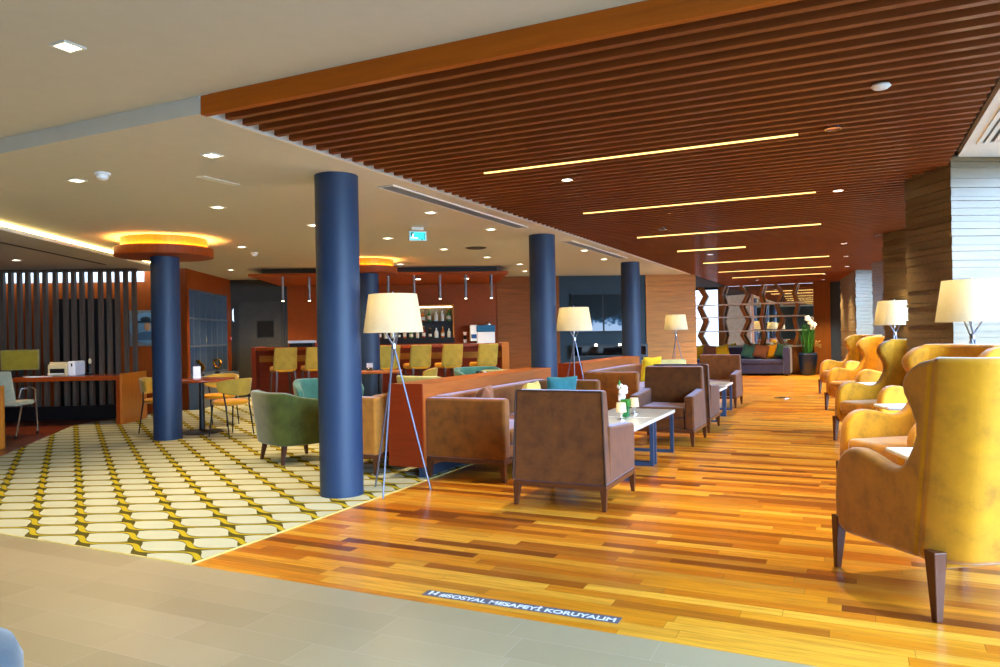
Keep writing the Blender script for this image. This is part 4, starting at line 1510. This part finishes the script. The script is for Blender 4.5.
def dining(loc, rz, lab):
    global DC0
    if DC0:
        return dup(DC0, loc, rz, lab)
    DC0 = t = thing('dining_chair', lab, 'chair', loc, rz, 'mustard dining chairs with thin dark legs')
    MB().lathe([(.001, .42), (.2, .42), (.235, .44), (.235, .47), (.2, .49), (.001, .49)], 28).build('seat', M['orange'], t, True)

    def bk(uu, vv, sd):
        a0 = math.radians(-90) + (uu * 2 - 1) * math.radians(78)
        rr = .265 + .03 * vv - (.035 if sd else 0)
        k = abs(uu * 2 - 1)
        z0, z1 = .55 + .06 * k * k, .78 - .05 * k ** 3
        return (rr * math.cos(a0), rr * math.sin(a0) * .95, z0 + (z1 - z0) * vv)
    MB().grid(bk, 20, 4).build('backrest', M['olive'], t, bevel=.012)
    for sx in (-1, 1):
        MB().tube([(sx * .17, .14, .43), (sx * .2, .19, 0)], [.011, .008], 8).build('leg', M['dark'], t, True)
        MB().tube([(sx * .22, -.12, .6), (sx * .2, -.14, .43), (sx * .21, -.21, 0)], [.01, .011, .008], 8).build('leg', M['dark'], t, True)
    return t


TX, TY = -8.3, 7.6
t = thing('round_dining_table', 'round dark wood table on black pedestal by the left halo column', 'table', (TX, TY, 0), 0, 'dining tables')
MB().lathe([(.001, .72), (.43, .72), (.45, .735), (.45, .75), (.44, .755), (.001, .755)], 40).build('table_top', M['deskwood'], t, True)
MB().lathe([(.04, .02), (.035, .72)], 16).build('pedestal', M['black'], t, True)
MB().lathe([(.28, 0), (.28, .012), (.06, .03), (.04, .05)], 28).build('base', M['black'], t, True)
dining((TX + .66, TY - .12, 0), ang(-1, .05), 'mustard dining chair right of the round dark table')
dining((TX - .36, TY + .66, 0), ang(.4, -1), 'mustard dining chair behind the round dark table')
dining((TX - .62, TY - .16, 0), ang(1, .25), 'mustard dining chair left of the halo column')
t = thing('menu_stand', 'white folded menu card on the round dark table', 'menu card', (TX - .22, TY + .12, .755), 1.0)
MB().quadbox([(-.05, -.03, 0), (.05, -.03, 0), (.05, -.025, 0), (-.05, -.025, 0), (-.05, -.003, .17), (.05, -.003, .17), (.05, .002, .17), (-.05, .002, .17)]).build('front_leaf', M['whiteplastic'], t)
MB().quadbox([(-.05, .025, 0), (.05, .025, 0), (.05, .03, 0), (-.05, .03, 0), (-.05, -.002, .17), (.05, -.002, .17), (.05, .003, .17), (-.05, .003, .17)]).build('back_leaf', M['whiteplastic'], t)
# second set near the bar column
TX2, TY2 = -6.95, 10.0
t = thing('square_cafe_table', 'pink brown cafe table beside the halo column near the bar', 'table', (TX2, TY2, 0), R30, 'dining tables')
MB().box(-.35, .35, -.35, .35, .72, .75).build('table_top', M['partwood'], t, bevel=.005)
MB().lathe([(.035, .02), (.03, .72)], 14).build('pedestal', M['black'], t, True)
MB().lathe([(.25, 0), (.25, .012), (.05, .03)], 24).build('base', M['black'], t, True)
dining((TX2 - .30, TY2 - .62, 0), ang(.3, 1), 'mustard dining chair right behind the front round column')
dining((TX2 + .55, TY2 + .38, 0), ang(-1, -.5), 'mustard dining chair behind the front tripod lamp stem')
t = thing('napkin_holder', 'white napkin holder on the cafe table near the bar column', 'napkin holder', (TX2 - .12, TY2 - .1, .75), .4)
MB().box(-.05, .05, -.03, .03, 0, .06).build('holder', M['chrome'], t, bevel=.004)
MB().box(-.045, .045, -.024, .024, .02, .13).build('napkins', M['whiteplastic'], t)

# ------------------------------------------------------------------ wing chairs
prof = [(-.03, 1.163), (.08, 1.14), (.133, 1.113), (.178, 1.075), (.195, 1.03), (.182, .985), (.135, .92), (.105, .86), (.103, .81), (.122, .761), (.165, .694), (.21, .65), (.254, .632), (.31, .628),
        (.368, .636), (.44, .655), (.507, .669), (.57, .677), (.629, .671), (.68, .65), (.714, .62), (.742, .58), (.757, .53), (.77, .393), (.766, .28), (.735, .232), (.672, .207), (.396, .226), (.10, .244)]
WC0 = None


def wing(loc, rz, lab):
    global WC0
    if WC0:
        return dup(WC0, loc, rz, lab)
    WC0 = t = thing('wing_chair', lab, 'wing chair', loc, rz, 'mustard velvet wing chairs')
    hw = .385
    poly = [(s - .38, z) for s, z in prof]
    b = MB()
    for sgn in (-1, 1):
        x0, x1 = sorted((sgn * hw, sgn * (hw - .10)))
        b.prismx(poly, x0, x1)
    b.build('side_wing', M['mustard'], t, bevel=.032, seg=4)

    def bk(uu, vv, sd):
        # plan: rounded back running from left side to right side
        z = .25 + .915 * vv
        lean = -.10 * vv
        x = uu * 2 - 1
        k = abs(x)
        yy0 = -.49 + (.17 * max(0, (k - .55) / .45) ** 2.2)
        ww = hw if sd == 0 else hw - .07
        off = 0 if sd == 0 else .11
        return (x * ww, yy0 + lean + off + .03 * (1 - vv), z)
    MB().grid(bk, 22, 10).build('backrest', M['mustard'], t, bevel=.03)
    MB().box(-.30, .30, -.36, .36, .215, .34).build('base', M['mustard'], t, bevel=.01)
    MB().box(-.283, .283, -.40, .40, .33, .47).build('seat_cushion', M['mustard'], t, bevel=.045)
    for sx in (-1, 1):
        MB().taper((sx * .36, -.375, .305), (.032, .036), (sx * .375, -.40, 0), (.016, .018)).build('leg', M['walnut'], t, bevel=.006)
        MB().taper((sx * .36, .375, .285), (.032, .03), (sx * .37, .385, 0), (.015, .016)).build('leg', M['walnut'], t, bevel=.006)
    return t


def wingat(leg, F, lab):
    """place by rear left leg position"""
    F = Vector(F).normalized()
    Rt = Vector((F.y, -F.x))
    c = Vector(leg) + F * .395 + Rt * .375
    return wing((c.x, c.y, 0), ang(F.x, F.y), lab)


wingat((.31, 3.77), (-.53, .85), 'large mustard velvet wing chair nearest the camera, seen from behind')
wing((.42, 6.2, 0), ang(-.78, -.62), 'mustard wing chair right behind the nearest wing chair')
wing((.32, 9.4, 0), ang(-.78, -.62), 'mustard wing chair, third from the camera in the window row')
wing((.12, 12.9, 0), ang(-.78, -.62), 'mustard wing chair, fourth from the camera in the window row')
wing((-.1, 16.2, 0), ang(-.78, -.62), 'mustard wing chair farthest from the camera in the window row')
ST0 = None
for k, (x_, y_, lab) in enumerate(((.42, 5.25, 'white side table between the two nearest wing chairs'), (.42, 8.3, 'white side table between the second and third wing chairs'), (.25, 11.6, 'white side table between the third and fourth wing chairs'))):
    if ST0:
        dup(ST0, (x_, y_, 0), .3, lab)
        continue
    ST0 = t = thing('side_table', lab, 'side table', (x_, y_, 0), .3, 'white side tables between wing chairs')
    MB().box(-.2, .2, -.2, .2, .50, .53).build('table_top', M['whiteplastic'], t, bevel=.012)
    MB().lathe([(.02, .015), (.02, .50)], 14).build('stem', M['trimwhite'], t, True)
    MB().lathe([(.15, 0), (.15, .01), (.03, .02)], 24).build('base', M['trimwhite'], t, True)

# ------------------------------------------------------------------ near pouf
t = thing('round_pouf', 'slate blue round pouf at the lower left corner', 'pouf', (-2.50, 1.13, -.0))
MB().lathe([(.30, .05), (.33, .09), (.34, .2), (.34, .34), (.32, .39), (.26, .42), (.001, .43)], 40).build('cushion', M['bluefab'], t, True)
MB().lathe([(.26, 0), (.26, .05)], 32).build('base', M['black'], t, True)

# ------------------------------------------------------------------ floor sticker with lettering
t = thing('floor_sticker', 'grey floor sticker with white lettering at the edge of the plank floor', 'sticker', (-1.475, 3.225, .001), math.radians(1.2))
MB().box(-.505, .505, -.036, .036, 0, .0015).build('strip', M['stickerm'], t)


def text(body, x, y, size, parent, name='lettering'):
    cu = bpy.data.curves.new(name, 'FONT')
    cu.body = body
    cu.size = size
    cu.align_x = 'LEFT'
    cu.align_y = 'CENTER'
    cu.extrude = .0003
    cu.offset = .0013
    o = bpy.data.objects.new(name, cu)
    COL.objects.link(o)
    o.data.materials.append(M['whiteplastic'])
    o.parent = parent
    o.location = (x, y, .0018)
    return o


tx = text('#SOSYAL MESAFEYİ KORUYALIM', 0, 0, .058, None)
bpy.context.view_layer.update()
me_ = bpy.data.meshes.new_from_object(tx.evaluated_get(bpy.context.evaluated_depsgraph_get()))
bpy.data.objects.remove(tx)
xs_ = [v.co.x for v in me_.vertices]
ys_ = [v.co.y for v in me_.vertices]
x0_, kx = min(xs_), .90 / (max(xs_) - min(xs_))
ym_ = (min(ys_) + max(ys_)) / 2
for v in me_.vertices:
    v.co.x = -.415 + (v.co.x - x0_) * kx
    v.co.y -= ym_
me_.name = 'lettering'
lt = bpy.data.objects.new('lettering', me_)
COL.objects.link(lt)
lt.parent = t
lt.location = (0, 0, .0018)
b = MB()
b.box(-.48, -.468, -.02, .012, .0016, .0022).box(-.447, -.435, -.02, .012, .0016, .0022).box(-.468, -.447, -.004, .004, .0016, .0022)
b.lathe([(.001, .0016), (.008, .0016), (.008, .0022), (.001, .0022)], 10, (-.474, .022, 0)).lathe([(.001, .0016), (.008, .0016), (.008, .0022), (.001, .0022)], 10, (-.441, .022, 0))
b.build('icon', M['whiteplastic'], t)

# ------------------------------------------------------------------ world and daylight
wd = bpy.data.worlds.new('world')
SC.world = wd
wd.use_nodes = True
nt = wd.node_tree
bg = nt.nodes['Background']
bg.inputs[0].default_value = (.62, .80, 1.0, 1)
bg.inputs[1].default_value = 1.8


# soft daylight coming in low through the glazing on the right
L = bpy.data.lights.new('daylight_sun', 'SUN')
L.energy = 9.0
L.angle = math.radians(55)
L.color = (.50, .72, 1.0)
q = bpy.data.objects.new('daylight_sun', L)
COL.objects.link(q)
q.location = (6, 2, 5)
q.rotation_euler = Vector((-.85, .36, -.36)).to_track_quat('-Z', 'Y').to_euler()
